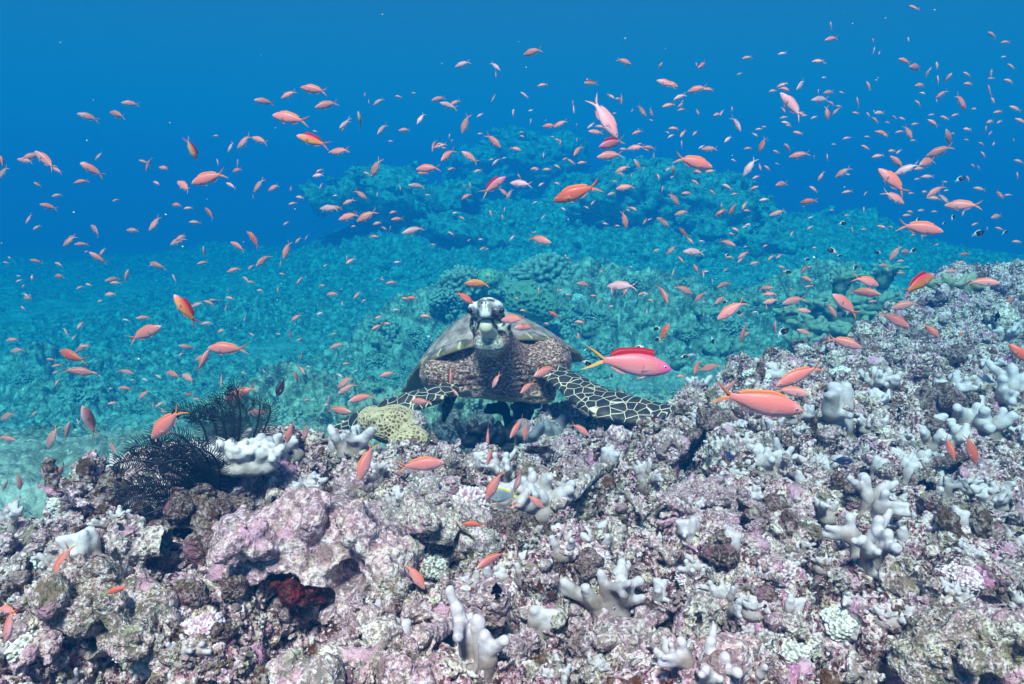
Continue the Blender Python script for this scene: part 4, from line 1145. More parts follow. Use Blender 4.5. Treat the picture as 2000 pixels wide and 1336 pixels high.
# seams of the scutes
def line(dist, w): return 1 - sstep(w * 0.5, w * 1.6, dist)
zig = 0.075 + 0.022 * (np.abs(((ys / 0.17 + 0.25) % 1) - 0.5) * 2 - 0.5)
seam = line(np.abs(RD - 0.875), 0.006)
seam = np.maximum(seam, line(np.abs(np.abs(xs) - zig), 0.0018) * (RD < 0.875))
for yy in (-0.21, -0.04, 0.13, 0.27):
    seam = np.maximum(seam, line(np.abs(ys + 0.10 * np.abs(xs) * np.sign(yy - 0.03) - yy), 0.0018) * (RD < 0.875) * (np.abs(xs) > zig))
    seam = np.maximum(seam, line(np.abs(ys - yy - 0.085), 0.0018) * (np.abs(xs) < zig))
ph = (TH / (2 * math.pi) * 25) % 1
marg = line(np.minimum(ph, 1 - ph) * 2 * math.pi / 25 * 0.34, 0.0012) * (RD > 0.91)
pts3 = top.reshape(-1, 3).astype(np.float32)
streak = fbm(pts3 * np.array([30, 12, 30], np.float32), 4, 91).reshape(xs.shape)
base = np.array([0.30, 0.215, 0.18])[None, None] * (1 + 1.5 * streak[..., None]) + np.array([0.05, 0.05, 0.05])
base = np.clip(base, 0.02, 1)
ol = sstep(0.955, 0.99, RD + 0.03 * streak)[..., None]
base = base * (1 - ol) + np.array([0.26, 0.18, 0.08]) * ol
dk = (sstep(0.0, 0.35, fbm(pts3 * 26, 2, 95).reshape(xs.shape)) * (RD > 0.88))[..., None]
base = base * (1 - 0.7 * dk) + np.array([0.04, 0.035, 0.02]) * 0.7 * dk
sm_ = (seam * 0.55)[..., None]; base = base * (1 - sm_) + np.array([0.42, 0.42, 0.38]) * sm_
mg = marg[..., None]; base = base * (1 - mg) + np.array([0.78, 0.68, 0.36]) * mg
top[..., 2] -= 0.0018 * seam
bot = top.copy(); bot[..., 2] -= 0.010 + 0.020 * (1 - RD)
bot[:, -1, 2] = top[:, -1, 2] - 0.007; bot[:, :, 0] *= 0.985; bot[:, :, 1] *= 0.985
Vt = np.concatenate([top.reshape(-1, 3), bot.reshape(-1, 3)]); nT = NTH * NRD
idx = np.arange(nT).reshape(NTH, NRD); nx_ = np.roll(idx, -1, axis=0)
f1_ = np.stack([idx[:, :-1], idx[:, 1:], nx_[:, 1:], nx_[:, :-1]], -1).reshape(-1, 4)
f2_ = f1_[:, ::-1] + nT
f3_ = np.stack([idx[:, -1], idx[:, -1] + nT, nx_[:, -1] + nT, nx_[:, -1]], -1)
cm = mesh_from("shell", Vt, np.concatenate([f1_, f2_, f3_]))
cols = np.concatenate([base.reshape(-1, 3), np.tile([0.45, 0.36, 0.22], (nT, 1))])
attr_c(cm, "paint", cols[:len(cm.vertices)])
g = NT("turtle_shell", 0.5, 0.35); v = g.coord()
n1 = g.noise(v, 70, 4, 0.7)
pc = g.attr("paint", "Color")
pc = g.mix(g.ramp(n1, [(0.5, 0.0), (0.7, 0.35)]), pc, (0.34, 0.33, 0.30)); pc = g.mix(g.ramp(n1, [(0.32, 0.5), (0.45, 0.0)]), pc, (0.04, 0.04, 0.05))
g.bump(n1, 0.3, 0.002); g.color(pc); cm.materials.append(g.m)
sh = link("shell", cm, parent=turtle, loc=L3(962, 724, 2.735)); sh.rotation_euler = (math.radians(-3), math.radians(-12), math.radians(-3))

# ------------------------------------------------------------------ fish
FISH = []
def region(ox, oy, sc, rows):
    for r in rows:
        FISH.append((ox + r[0] / sc, oy + r[1] / sc, r[2] / sc, r[3], r[4] if len(r) > 4 else 's'))
region(0, 0, 2.854, [(1750,500,140,170),(1610,527,85,208),(1475,568,90,178),(1822,585,120,198),(1615,660,190,168),(727,578,85,178),(655,640,100,160),(492,652,100,165),(1925,692,80,235,'p'),
 (1745,785,165,165,'y'),(1068,830,105,285,'y'),(1200,757,30,0),(1285,820,60,235,'p'),(1360,790,105,212),(1448,782,95,158),(1888,845,95,192),(180,870,90,205),(143,896,85,170),(255,895,140,138),(320,950,60,150),
 (550,870,60,215),(515,948,115,150),(480,915,50,165),(455,1013,70,195),(828,915,80,255,'p'),(805,905,50,160),(915,937,65,170),(875,1022,50,155),(1165,993,195,195),(1322,950,60,190),(1028,1040,115,148),(1288,1035,65,150,'p'),
 (1440,1033,90,230),(1525,1047,70,200),(1215,908,45,110),(1325,912,40,80),(1773,978,65,185,'p'),(1783,952,40,215),(1790,1037,40,250),(210,1028,40,150,'y'),(318,1090,55,195),(272,1152,75,165),(160,1220,65,230),(205,1268,45,215),
 (1622,1050,28,260),(1670,1100,45,170),(1632,1135,45,195),(985,1143,60,175),(1050,1160,45,190),(1170,1190,80,130,'r'),(1088,1240,55,180),(1595,1245,35,215),(1838,1163,110,178,'p'),(1945,1125,65,205),(1940,1208,100,200),
 (865,1245,100,228),(535,1285,95,140),(740,1284,70,178),(400,1325,60,200),(1005,1325,70,200),(1405,1315,70,140,'r'),(15,905,100,130),(15,965,100,220)])
region(650, 0, 2.854, [(1115,290,95,188),(725,358,85,198,'p'),(905,370,70,318,'p'),(910,415,40,270,'y'),(1622,343,80,340),(1825,368,35,60),(1440,463,75,190,'y'),(1860,465,105,160),(1170,475,55,190),(1068,530,45,150,'p'),(895,548,45,240),
 (1550,537,45,320),(1608,550,65,268),(255,568,65,212,'p'),(592,552,75,195),(645,590,85,170,'p'),(680,573,60,200),(1935,540,70,205,'p'),(1870,587,65,195),(1943,612,40,190),(1945,583,30,260),(1005,630,50,80),(1342,605,55,275,'p'),
 (1720,618,75,320),(1775,628,50,290),(1670,615,25,240),(1512,655,250,303,'p'),(1560,800,155,200,'m'),(70,692,75,230,'p'),(153,672,80,98,'y'),(277,720,80,238,'p'),(398,725,60,185),(490,662,70,238,'p'),(740,690,105,250),(1205,702,65,178),
 (1270,690,75,205),(1440,700,45,215,'p'),(1485,705,45,350),(1465,737,75,178),(1700,738,60,200),(1898,717,45,175),(1950,745,45,235),(650,760,30,80),(893,785,110,315),(562,812,70,262),(600,812,70,195),(620,825,25,180),(1018,830,60,345),
 (640,865,95,230),(765,877,105,145),(1365,840,75,235),(1545,868,135,188),(1690,823,85,185),(1765,825,65,170),(1620,832,40,170),(1175,860,45,265),(910,902,55,225,'p'),(40,843,95,185),(240,935,105,240),(190,968,40,150),(530,940,125,180),
 (505,965,60,180),(660,942,40,210),(810,953,45,200),(1125,940,42,185),(1195,945,45,180),(1253,930,40,150),(1330,903,45,150),(1390,907,50,190),(1615,942,75,205),(1605,970,40,165),(1700,920,70,125),(1735,935,25,250),(1870,943,35,210),
 (1897,955,50,105),(897,1035,150,35,'m'),(468,1038,85,178,'p'),(1050,1025,115,172,'p'),(1040,985,30,120),(1165,1027,40,215,'p'),(1250,1022,30,160),(1360,1075,245,197,'r'),(1630,1045,95,188),(1555,1080,50,200),(1450,1130,35,230),
 (1665,975,30,260),(1815,985,35,110),(1837,1060,40,85),(1905,1110,80,310),(1970,1078,50,185),(1670,1163,50,330),(1625,1222,95,285),(1740,1235,35,240),(1840,1240,85,335),(1825,1220,40,170),(1945,1187,60,200),(1520,1247,30,170),
 (155,1085,70,325),(90,1125,65,210,'p'),(15,1160,70,185),(90,1208,110,195),(190,1205,120,208),(247,1245,50,190),(360,1222,60,190),(335,1183,40,195),(285,1272,30,330),(450,1285,115,198,'p'),(228,1320,50,0),(660,1303,40,150),
 (765,1040,40,90),(745,1095,60,210),(735,1040,30,120),(985,1083,60,240,'p'),(950,1070,60,320),(375,1043,35,280),(530,1088,30,175),(880,1190,35,110),(957,1172,35,85),(945,1213,30,100),(1000,1325,40,230,'p'),(1150,1338,125,343)])
region(1300, 0, 2.854, [(1385,43,60,165),(922,145,40,110,'p'),(925,217,75,195),(650,298,40,185,'p'),(455,322,50,185),(850,341,55,175),(890,352,18,180),(207,363,70,220),(172,370,40,100),(413,412,28,200),(1157,228,30,90),(1160,285,40,80,'p'),
 (1192,292,35,240),(1353,220,25,100),(1820,195,60,160),(1895,236,50,185),(1885,317,28,190,'p'),(1330,340,70,170),(1395,377,95,188),(1512,365,40,95),(1475,385,25,240),(1457,413,35,80),(1925,370,45,150),(1680,415,50,160),(1815,410,40,90),
 (1815,437,30,180),(1915,453,55,160),(1518,450,60,85),(1575,435,50,60),(1420,475,65,190),(1690,470,60,180),(1805,507,60,120),(1540,525,65,215),(1645,568,105,325),(1175,447,20,180),(1132,480,50,120),(882,432,25,190,'p'),(755,472,85,230,'p'),
 (650,473,50,200),(663,497,60,350),(600,507,45,190),(25,468,85,335),(178,497,95,190),(240,500,60,175),(75,543,75,215,'p'),(20,587,60,195),(85,600,50,90),(178,625,35,300),(290,640,55,200),(313,628,35,245,'p'),(370,608,25,90),
 (702,590,175,132,'p'),(655,612,40,300),(660,655,40,190),(670,685,45,165,'p'),(865,555,105,188,'p'),(910,515,65,195),(850,512,30,80),(925,578,40,150),(900,628,70,280,'r'),(950,620,40,230),(828,655,35,200,'p'),(395,690,95,288,'p'),
 (1072,573,55,110),(1060,630,35,170),(1192,630,65,190,'p'),(1130,640,30,120),(1168,670,45,150),(1238,683,28,180),(1277,655,30,150),(1407,577,45,120),(1555,657,50,165),(1615,641,42,200),(1490,685,60,140),(1390,692,40,190),
 (1350,735,80,300),(1305,735,40,190),(1205,742,65,160),(1380,783,30,180),(1825,560,35,110),(1855,625,55,190),(1810,680,60,200),(1860,680,40,210),(1950,605,60,150),(1980,675,60,150),(1785,725,40,95),(1810,742,25,240),(1680,722,55,185,'p'),
 (1577,770,95,118),(1530,843,115,200),(1460,905,130,200),(1345,942,110,205,'p'),(1290,905,90,125),(1415,940,60,190),(1185,870,60,190),(1115,822,50,155),(1260,842,45,190),(1300,845,35,220),(938,805,25,180),(1010,770,40,190),(740,742,55,170),
 (520,720,35,185),(540,805,75,252,'r'),(680,823,55,145),(747,865,95,188),(618,847,40,165),(460,828,42,185),(245,831,75,175),(97,745,50,235),(165,742,40,225),(350,775,60,220,'p'),(45,717,50,175),(90,805,40,90),(155,905,205,346),
 (175,958,50,350),(250,955,50,185),(45,950,50,110),(470,930,110,238,'p'),(567,937,40,140),(505,988,45,205),(525,930,40,290),(490,1050,50,20),(648,1027,80,195),(825,1055,50,140),(262,1073,40,140),(170,1020,55,150),(118,1078,60,188),
 (45,1110,80,310),(88,1187,65,195),(345,1043,60,150,'p'),(310,1183,75,212,'r'),(375,1165,75,235,'r'),(440,1145,50,240),(455,1175,40,180),(550,1113,50,190,'p'),(385,1082,35,190),(622,1187,80,200),(868,982,55,240),(990,960,80,215),
 (900,878,40,80),(828,880,25,100),(1013,1070,50,190),(1115,1077,35,230),(1268,1012,190,133),(1272,1100,130,330),(1505,1065,100,215),(1550,1108,90,330),(1495,1105,60,170),(1460,985,60,180),(1445,1070,40,190),(1370,1078,35,185),
 (1660,1145,150,175),(1660,1185,40,250),(1860,1085,70,330),(1910,1088,35,180),(1750,1053,55,165),(1640,1000,50,25,'d'),(1685,998,35,120),(1600,1215,45,30,'d'),(1740,1303,60,20,'d'),(1890,1297,40,20,'d'),(1550,1245,25,20,'d'),
 (1405,1225,30,30,'d'),(985,1245,35,0,'d'),(1845,1207,75,195),(1415,1272,215,348),(1345,1200,40,185),(1425,1173,40,190),(1500,1180,35,180),(1105,1170,35,80),(1012,1200,30,190),(805,1270,35,215),(705,1300,35,230),(1040,1285,40,90),
 (1105,1280,35,190),(1205,1265,45,160),(800,1123,80,185,'r'),(1725,1250,45,200),(1860,1275,45,165),(1715,925,30,150),(1745,935,25,130),(1430,1320,30,80),(1380,1310,30,190),(390,1280,40,150),(442,1265,35,200,'p'),(100,1298,70,140,'r'),
 (5,1245,40,300),(1760,803,40,165),(1830,800,25,240),(1770,863,40,110),(1970,900,45,155),(1960,980,40,90),(1940,785,25,90)])
region(0, 400, 2.671, [(360,188,80,222),(427,206,60,185),(930,190,85,205),(1243,218,90,150),(1325,185,90,118,'r'),(1497,235,95,255),(1553,187,40,225),(1597,172,30,240),(190,296,60,165),(510,278,95,145),(535,245,50,230),(310,312,55,160),
 (820,318,90,160),(1065,250,60,95),(1057,303,45,200),(1373,290,85,228),(1465,302,40,250),(1220,340,65,200),(1830,293,50,220),(1810,285,40,100),(168,380,35,260),(310,374,65,178),(588,390,60,200),(605,408,50,180),(660,372,65,80),
 (912,388,55,120),(1285,390,50,145),(1310,405,45,170),(1565,393,45,240),(415,433,40,200),(573,467,60,185),(145,487,60,178),(1735,466,60,185),(120,540,40,150),(1030,520,60,200),(1093,512,55,160),(1200,487,45,170),(1183,528,45,265),
 (968,550,230,122,'y'),(1358,447,40,180),(1543,590,60,215),(750,590,60,185),(1080,618,55,190),(1155,658,50,195),(1277,595,25,260),(1515,670,60,280,'y'),(420,628,50,235),(345,665,45,120),(385,693,35,240),(755,672,185,22),(430,745,75,215),
 (65,705,60,185),(88,760,75,190),(375,792,160,160,'r'),(405,870,135,352),(490,878,40,180),(975,742,70,170),(1185,752,190,178),(1062,815,110,75),(1045,800,70,200),(655,872,75,345),(1760,735,75,200),(1573,785,50,260),(1573,860,60,310),
 (1545,890,55,280,'r'),(905,887,90,165),(985,905,90,160),(1155,910,75,280),(1265,877,30,0),(655,958,70,175),(750,990,65,225),(990,990,50,180,'y'),(588,1035,45,190),(835,1040,50,215),(800,1040,40,280),(860,1080,50,180),(1255,985,170,205),
 (1800,925,105,215),(1812,958,100,210),(872,1140,230,222),(1350,1085,100,178),(1765,1075,135,356),(1715,1030,70,80),(40,1103,95,205),(180,1090,50,215),(462,1128,155,95),(350,1185,95,85),(275,1210,120,250),(408,1135,45,130),(585,1265,85,325),
 (30,1220,95,350),(1513,1185,110,255),(1595,1185,95,250),(1467,950,95,250,'k'),(300,925,40,250)])
region(1300, 400, 2.671, [(320,200,75,335),(125,185,50,310),(150,247,112,178,'p'),(30,235,60,230),(75,283,50,310),(405,262,60,215),(390,290,40,220),(465,305,45,195),(550,275,40,225),(593,268,35,220),(335,275,45,180),(320,262,25,0,'d'),
 (42,345,50,250),(160,340,60,110),(197,358,45,265),(315,338,35,220),(610,328,45,170),(632,350,40,350,'d'),(740,390,60,150),(750,427,50,190),(725,335,55,235,'r'),(520,437,62,5),(305,418,80,200),(545,467,60,180),(550,503,75,195),
 (95,445,95,335),(180,480,65,225),(285,497,70,215),(312,505,30,200,'d'),(670,500,115,195),(345,548,160,215),(405,655,125,255),(425,672,40,230),(715,552,75,350),(865,550,80,300),(940,525,180,145),(955,560,55,40,'d'),(1050,400,145,345),
 (1035,458,125,350),(1085,505,50,185),(1250,525,120,195),(1190,600,150,330),(1310,415,220,27,'y'),(1655,405,120,355),(1800,495,65,200,'r'),(1200,250,90,235),(1255,247,70,180),(1230,293,40,185),(1140,318,60,180),(1495,348,60,185),
 (1230,357,40,180),(1560,258,45,185,'r'),(1545,300,45,200),(1835,193,45,175),(870,240,50,165,'d'),(905,265,22,0,'d'),(1110,250,35,170,'d'),(985,330,42,30,'d'),(735,285,30,0,'d'),(610,665,65,35,'d'),(245,705,40,290,'d'),
 (95,792,38,0,'d'),(1385,655,90,310,'r'),(1540,685,55,265,'r'),(572,648,75,90),(725,665,75,160),(930,718,150,340),(5,665,60,90,'r'),(130,785,50,5,'p'),(165,845,85,240,'r'),(235,850,95,200),(80,895,45,180),(345,940,80,230),(165,935,40,200),
 (700,890,240,205),(660,975,145,350),(485,1035,425,350),(370,1085,85,320,'k'),(1860,790,150,130,'r'),(1480,1265,115,280,'r'),(1590,1275,150,290,'r'),(315,1300,65,300,'b'),(1290,240,40,30,'d')])
region(650, 540, 2.857, [(805,40,130,180,'o'),(735,118,105,325,'r'),(435,120,50,0,'r'),(328,35,55,190),(135,105,60,225),(520,222,60,180),(245,282,55,210),(1010,240,130,182),(1070,285,105,182),(1235,212,58,150,'r'),(1380,255,55,175),
 (1370,335,40,100),(1195,265,30,160),(1062,190,35,180),(1615,55,145,178,'p'),(1560,100,70,100),(1845,95,110,290),(1725,97,45,200),(1630,90,45,60),(1148,80,40,85),(1255,82,35,88),(1400,45,75,172),(1490,135,30,220),(1850,315,105,65,'r'),
 (1812,290,42,190,'d'),(1815,353,40,180,'d'),(1710,400,62,205,'d'),(1415,482,55,335,'d'),(1555,560,32,80,'d'),(1655,487,430,352,'m'),(1190,530,135,200),(1085,618,90,220),(910,580,90,245),(660,550,100,268),(680,645,58,315),(490,700,105,178),
 (1378,852,115,325),(1030,840,130,235),(1078,855,115,262),(865,890,125,268),(305,545,75,195),(160,678,125,195),(125,815,75,180,'r')])
region(650, 850, 2.749, [(180,140,200,250),(470,160,235,5),(870,265,175,242),(845,110,95,250),(1000,235,140,250),(940,430,170,240),(1085,355,115,322),(755,478,110,178,'r'),(850,665,155,205),(440,755,165,305),(85,445,90,350,'o'),
 (975,100,95,300,'k'),(835,30,100,268),(940,40,80,268,'o'),(910,325,165,180,'g'),(1490,285,42,300,'b')])
region(0, 850, 2.749, [(345,680,215,247),(635,830,105,195,'r'),(50,1020,190,250),(45,940,120,180),(70,380,150,228,'p'),(230,200,115,315),(310,205,155,235),(100,245,95,265),(30,265,60,250)])
region(1300, 850, 2.749, [(945,140,95,5,'b'),(335,112,70,300,'b'),(1900,530,60,190,'k')])

_r = random.Random(99)
for _ in range(150):
    FISH.append((_r.gauss(1250, 420) % 2000, _r.uniform(180, 620), _r.uniform(7, 13), _r.choice([180, 200, 160, 215, 340, 10, 90, 270]) + _r.uniform(-12, 12), _r.choice('ssp')))
for _ in range(45):
    FISH.append((_r.uniform(0, 800), _r.uniform(480, 860), _r.uniform(9, 16), _r.choice([180, 200, 160, 215, 340, 10]) + _r.uniform(-12, 12), _r.choice('ssp')))
def fish_mat(name, back, mid, belly, spots=None, xgrad=None):
    g = NT(name, 0.42, 0.4)
    v = g.coord(); sp = g.N("SeparateXYZ"); g.L(v, sp.inputs[0])
    z = sp.outputs[2]; x = sp.outputs[0]
    mr = g.math('ADD', g.math('MULTIPLY', z, 3.4), 0.5)
    c = g.ramp(mr, [(0.12, belly), (0.42, mid), (0.9, back)])
    if xgrad: c = g.mix(g.ramp(g.math('ADD', x, 0.5), sorted([(xgrad[0], 0.0), (xgrad[1], 1.0)])), c, xgrad[2])
    sc = g.voro(v, 42)
    c = g.mix(g.ramp(sc, [(0.2, 0.0), (0.6, 0.10)]), c, tuple(k * 0.5 for k in mid))
    oi = g.N("ObjectInfo"); hs = g.N("HueSaturation"); g.L(c, hs.inputs["Color"])
    g.L(g.math('ADD', 0.80, g.math('MULTIPLY', oi.outputs["Random"], 0.35)), hs.inputs["Value"])
    g.bump(sc, 0.06, 0.01)
    return g.color(hs.outputs[0])
def plain(name, c, rough=0.5, spec=0.3, alpha=1.0):
    g = NT(name, rough, spec); g.color(c); g.b.inputs["Alpha"].default_value = alpha; return g.m
FM = {'s': (fish_mat("salmon_scales", (0.86, 0.21, 0.18), (0.88, 0.31, 0.28), (0.86, 0.54, 0.58), xgrad=(0.86, 1.0, (0.84, 0.48, 0.40))), plain("salmon_fin", (0.90, 0.30, 0.12), alpha=0.8)),
      'p': (fish_mat("pale_pink_scales", (0.84, 0.34, 0.38), (0.86, 0.48, 0.50), (0.86, 0.70, 0.80)), plain("pale_fin", (0.88, 0.50, 0.42), alpha=0.7)),
      'r': (fish_mat("red_orange_scales", (0.80, 0.12, 0.07), (0.84, 0.19, 0.12), (0.84, 0.36, 0.28)), plain("red_orange_fin", (0.88, 0.22, 0.06), alpha=0.85)),
      'o': (fish_mat("orange_scales", (0.90, 0.20, 0.05), (0.92, 0.30, 0.08), (0.90, 0.50, 0.30)), plain("orange_fin", (0.92, 0.42, 0.08), alpha=0.85)),
      'm': (fish_mat("magenta_scales", (0.84, 0.20, 0.30), (0.84, 0.29, 0.28), (0.78, 0.50, 0.64), xgrad=(0.80, 1.0, (0.92, 0.12, 0.50))), plain("yellow_tail_fin", (0.66, 0.42, 0.12), alpha=0.85)),
      'y': (fish_mat("yellow_belly_scales", (0.70, 0.05, 0.10), (0.90, 0.36, 0.06), (0.85, 0.50, 0.28), xgrad=(0.86, 1.0, (0.85, 0.40, 0.60))), plain("rose_fin", (0.80, 0.15, 0.22), alpha=0.9)),
      'd': (fish_mat("black_scales", (0.006, 0.006, 0.01), (0.01, 0.01, 0.014), (0.02, 0.02, 0.03), xgrad=(0.42, 0.38, (0.85, 0.85, 0.85))), plain("white_fin", (0.85, 0.85, 0.85))),
      'k': (fish_mat("dark_maroon_scales", (0.03, 0.012, 0.02), (0.05, 0.02, 0.03), (0.09, 0.04, 0.05)), plain("dark_fin", (0.03, 0.02, 0.03))),
      'b': (fish_mat("deep_blue_scales", (0.02, 0.03, 0.10), (0.03, 0.05, 0.16), (0.08, 0.10, 0.20)), plain("blue_fin", (0.04, 0.05, 0.14))),
      'g': (fish_mat("grey_blue_scales", (0.22, 0.24, 0.28), (0.30, 0.34, 0.38), (0.50, 0.52, 0.54)), plain("yellow_fin", (0.85, 0.68, 0.05)))}
M_clear = plain('clear_rose_fin', (0.84, 0.45, 0.45), alpha=0.4)
M_redfin = plain("crimson_dorsal_fin", (0.38, 0.012, 0.03)); M_eyew = plain("fish_eye_ring", (0.55, 0.42, 0.55), 0.3, 0.5); M_pupil = plain("fish_pupil", (0.01, 0.01, 0.02), 0.1, 0.6)

PX = [0.50, 0.46, 0.40, 0.32, 0.22, 0.10, -0.02, -0.14, -0.24, -0.31]
UP = [0.006, 0.046, 0.082, 0.114, 0.136, 0.138, 0.120, 0.084, 0.050, 0.038]
DN = [0.008, 0.044, 0.076, 0.104, 0.126, 0.132, 0.112, 0.074, 0.044, 0.034]
WD = [0.008, 0.030, 0.047, 0.062, 0.070, 0.067, 0.055, 0.036, 0.018, 0.010]
def bendf(P_, c):
    P_ = np.asarray(P_, float).reshape(-1, 3).copy()
    x = P_[:, 0] - 0.15; P_[:, 1] += c * np.where(x < 0, x * x, 0.25 * x * x); return P_
def fish_parts(c=0.0, seg=14, n=22, deep=1.0, dorsal=0.045, tall=False, long_tail=1.0):
    xs_ = np.linspace(0.5, -0.31, n); xs_[1:4] = [0.485, 0.455, 0.42]
    up = np.interp(-xs_, [-v_ for v_ in PX], UP) * deep; dn = np.interp(-xs_, [-v_ for v_ in PX], DN) * deep; wd = np.interp(-xs_, [-v_ for v_ in PX], WD)
    V, Fc = [], []
    for i, x in enumerate(xs_):
        for s in range(seg):
            a = 2 * math.pi * s / seg; z = math.sin(a); y = math.cos(a)
            V.append((x, wd[i] * y * (abs(y) ** -0.15 if abs(y) > 1e-3 else 1), (up[i] if z > 0 else dn[i]) * z))
    for i in range(n - 1):
        for s in range(seg):
            s2 = (s + 1) % seg; Fc.append([i * seg + s, i * seg + s2, (i + 1) * seg + s2, (i + 1) * seg + s])
    V += [(0.505, 0, -0.001), (-0.315, 0, 0.002)]; a0, b0 = len(V) - 2, len(V) - 1
    for s in range(seg):
        s2 = (s + 1) % seg; Fc.append([a0, s2, s]); Fc.append([b0, (n - 1) * seg + s, (n - 1) * seg + s2])
    out = {'body': (bendf(V, c), Fc)}
    def sheet(edge_a, edge_b, y0=0.0, yo=0.0, m=8, t=0.004):
        """a thin fin of two faces between two edge polylines"""
        ea = np.array(edge_a, float); eb = np.array(edge_b, float); u = np.linspace(0, 1, m)
        ia = np.stack([np.interp(u, np.linspace(0, 1, len(ea)), ea[:, k]) for k in (0, 1)], 1)
        ib = np.stack([np.interp(u, np.linspace(0, 1, len(eb)), eb[:, k]) for k in (0, 1)], 1)
        V_, F_ = [], []
        for k in range(m):
            mid = (ia[k] + ib[k]) / 2
            V_ += [(ia[k][0], y0 + t, ia[k][1]), (ia[k][0], y0 - t, ia[k][1]), (mid[0], y0 + yo * 0.5 + t * 0.6, mid[1]), (mid[0], y0 + yo * 0.5 - t * 0.6, mid[1]), (ib[k][0], y0 + yo, ib[k][1])]
        for k in range(m - 1):
            a, b = k * 5, (k + 1) * 5
            F_ += [[a, b, b + 2, a + 2], [a + 2, b + 2, b + 4, a + 4], [a + 1, a + 3, b + 3, b + 1], [a + 3, a + 4, b + 4, b + 3]]
        return V_, F_
    def join(*ps):
        V_, F_ = [], []
        for v_, f_ in ps: o_ = len(V_); V_ += v_; F_ += [[k + o_ for k in ff] for ff in f_]
        return bendf(V_, c), F_
    L_ = long_tail
    out['tail_fin'] = join(sheet([(-0.29, 0.030), (-0.35, 0.062), (-0.42, 0.105), (-0.50 * L_, 0.155)], [(-0.31, 0.0), (-0.355, 0.012), (-0.40, 0.045), (-0.50 * L_, 0.152)]),
                           sheet([(-0.29, -0.028), (-0.35, -0.058), (-0.42, -0.10), (-0.50 * L_, -0.15)], [(-0.31, 0.0), (-0.355, -0.012), (-0.40, -0.045), (-0.50 * L_, -0.147)]))
    zt = lambda x: float(np.interp(-x, [-v_ for v_ in PX], UP)) * deep
    zb = lambda x: -float(np.interp(-x, [-v_ for v_ in PX], DN)) * deep
    ds = dorsal
    bs = [(0.28, zt(0.28) - 0.01), (0.15, zt(0.15) - 0.01), (0.0, zt(0.0) - 0.01), (-0.12, zt(-0.12) - 0.01), (-0.2, zt(-0.2) - 0.005)]
    tp = [(0.27, zt(0.28) + ds * (1.1 if tall else 0.5)), (0.12, zt(0.12) + ds), (-0.03, zt(-0.03) + ds), (-0.16, zt(-0.14) + ds * 1.1), (-0.25, zt(-0.2) + ds * 0.35)]
    out['dorsal_fin'] = join(sheet(bs, tp, m=12))
    out['belly_fins'] = join(sheet([(0.0, zb(0.0) + 0.01), (-0.08, zb(-0.08) + 0.01), (-0.17, zb(-0.17) + 0.01)], [(-0.04, zb(0) - 0.02), (-0.11, zb(-0.1) - 0.055), (-0.23, zb(-0.17) - 0.015)]),
                             sheet([(0.24, zb(0.24) + 0.012), (0.20, zb(0.2) + 0.012)], [(0.12, zb(0.15) - 0.035), (0.06, zb(0.1) - 0.045)], 0.012, 0.03),
                             sheet([(0.24, zb(0.24) + 0.012), (0.20, zb(0.2) + 0.012)], [(0.12, zb(0.15) - 0.035), (0.06, zb(0.1) - 0.045)], -0.012, -0.03),
                             sheet([(0.28, 0.0), (0.27, -0.04)], [(0.15, 0.01), (0.13, -0.06)], 0.062, 0.025), sheet([(0.28, 0.0), (0.27, -0.04)], [(0.15, 0.01), (0.13, -0.06)], -0.062, -0.025))
    def ball(cx, cy, cz, r, fl=0.5):
        V_, F_ = [], []; sg = 8
        for i in range(5):
            for j in range(sg):
                a = math.pi * i / 4; b = 2 * math.pi * j / sg; V_.append((cx + r * math.sin(a) * math.cos(b), cy + r * fl * math.cos(a), cz + r * math.sin(a) * math.sin(b)))
        for i in range(4):
            for j in range(sg): F_.append([i * sg + j, i * sg + (j + 1) % sg, (i + 1) * sg + (j + 1) % sg, (i + 1) * sg + j])
        return V_, F_
    for sgn, nm in ((1, 'eye_a'), (-1, 'eye_b')):
        out[nm] = join(ball(0.415, sgn * 0.036, 0.020, 0.021)); out[nm + 'p'] = join(ball(0.417, sgn * 0.0415, 0.020, 0.0115, 0.6))
    return out
def mk(name, pf, mats, mi=0):
    me = bpy.data.meshes.new(name); me.from_pydata([tuple(v_) for v_ in pf[0]], [], pf[1])
    for m_ in mats: me.materials.append(m_)
    me.update(); me.polygons.foreach_set("use_smooth", np.ones(len(me.polygons), bool)); return me
BENDS = [0.0, 0.28, -0.28]
KIND_GEO = {'m': dict(dorsal=0.075, tall=True, long_tail=1.12), 'y': dict(dorsal=0.065, tall=True, long_tail=1.05), 'd': dict(deep=1.75, dorsal=0.04, long_tail=0.9), 'k': dict(deep=1.45), 'b': dict(deep=1.35), 'g': dict(deep=1.6), 's': dict(), 'p': dict(deep=0.95), 'r': dict(), 'o': dict()}
FULL, SMALL, SIMPLE = {}, {}, {}
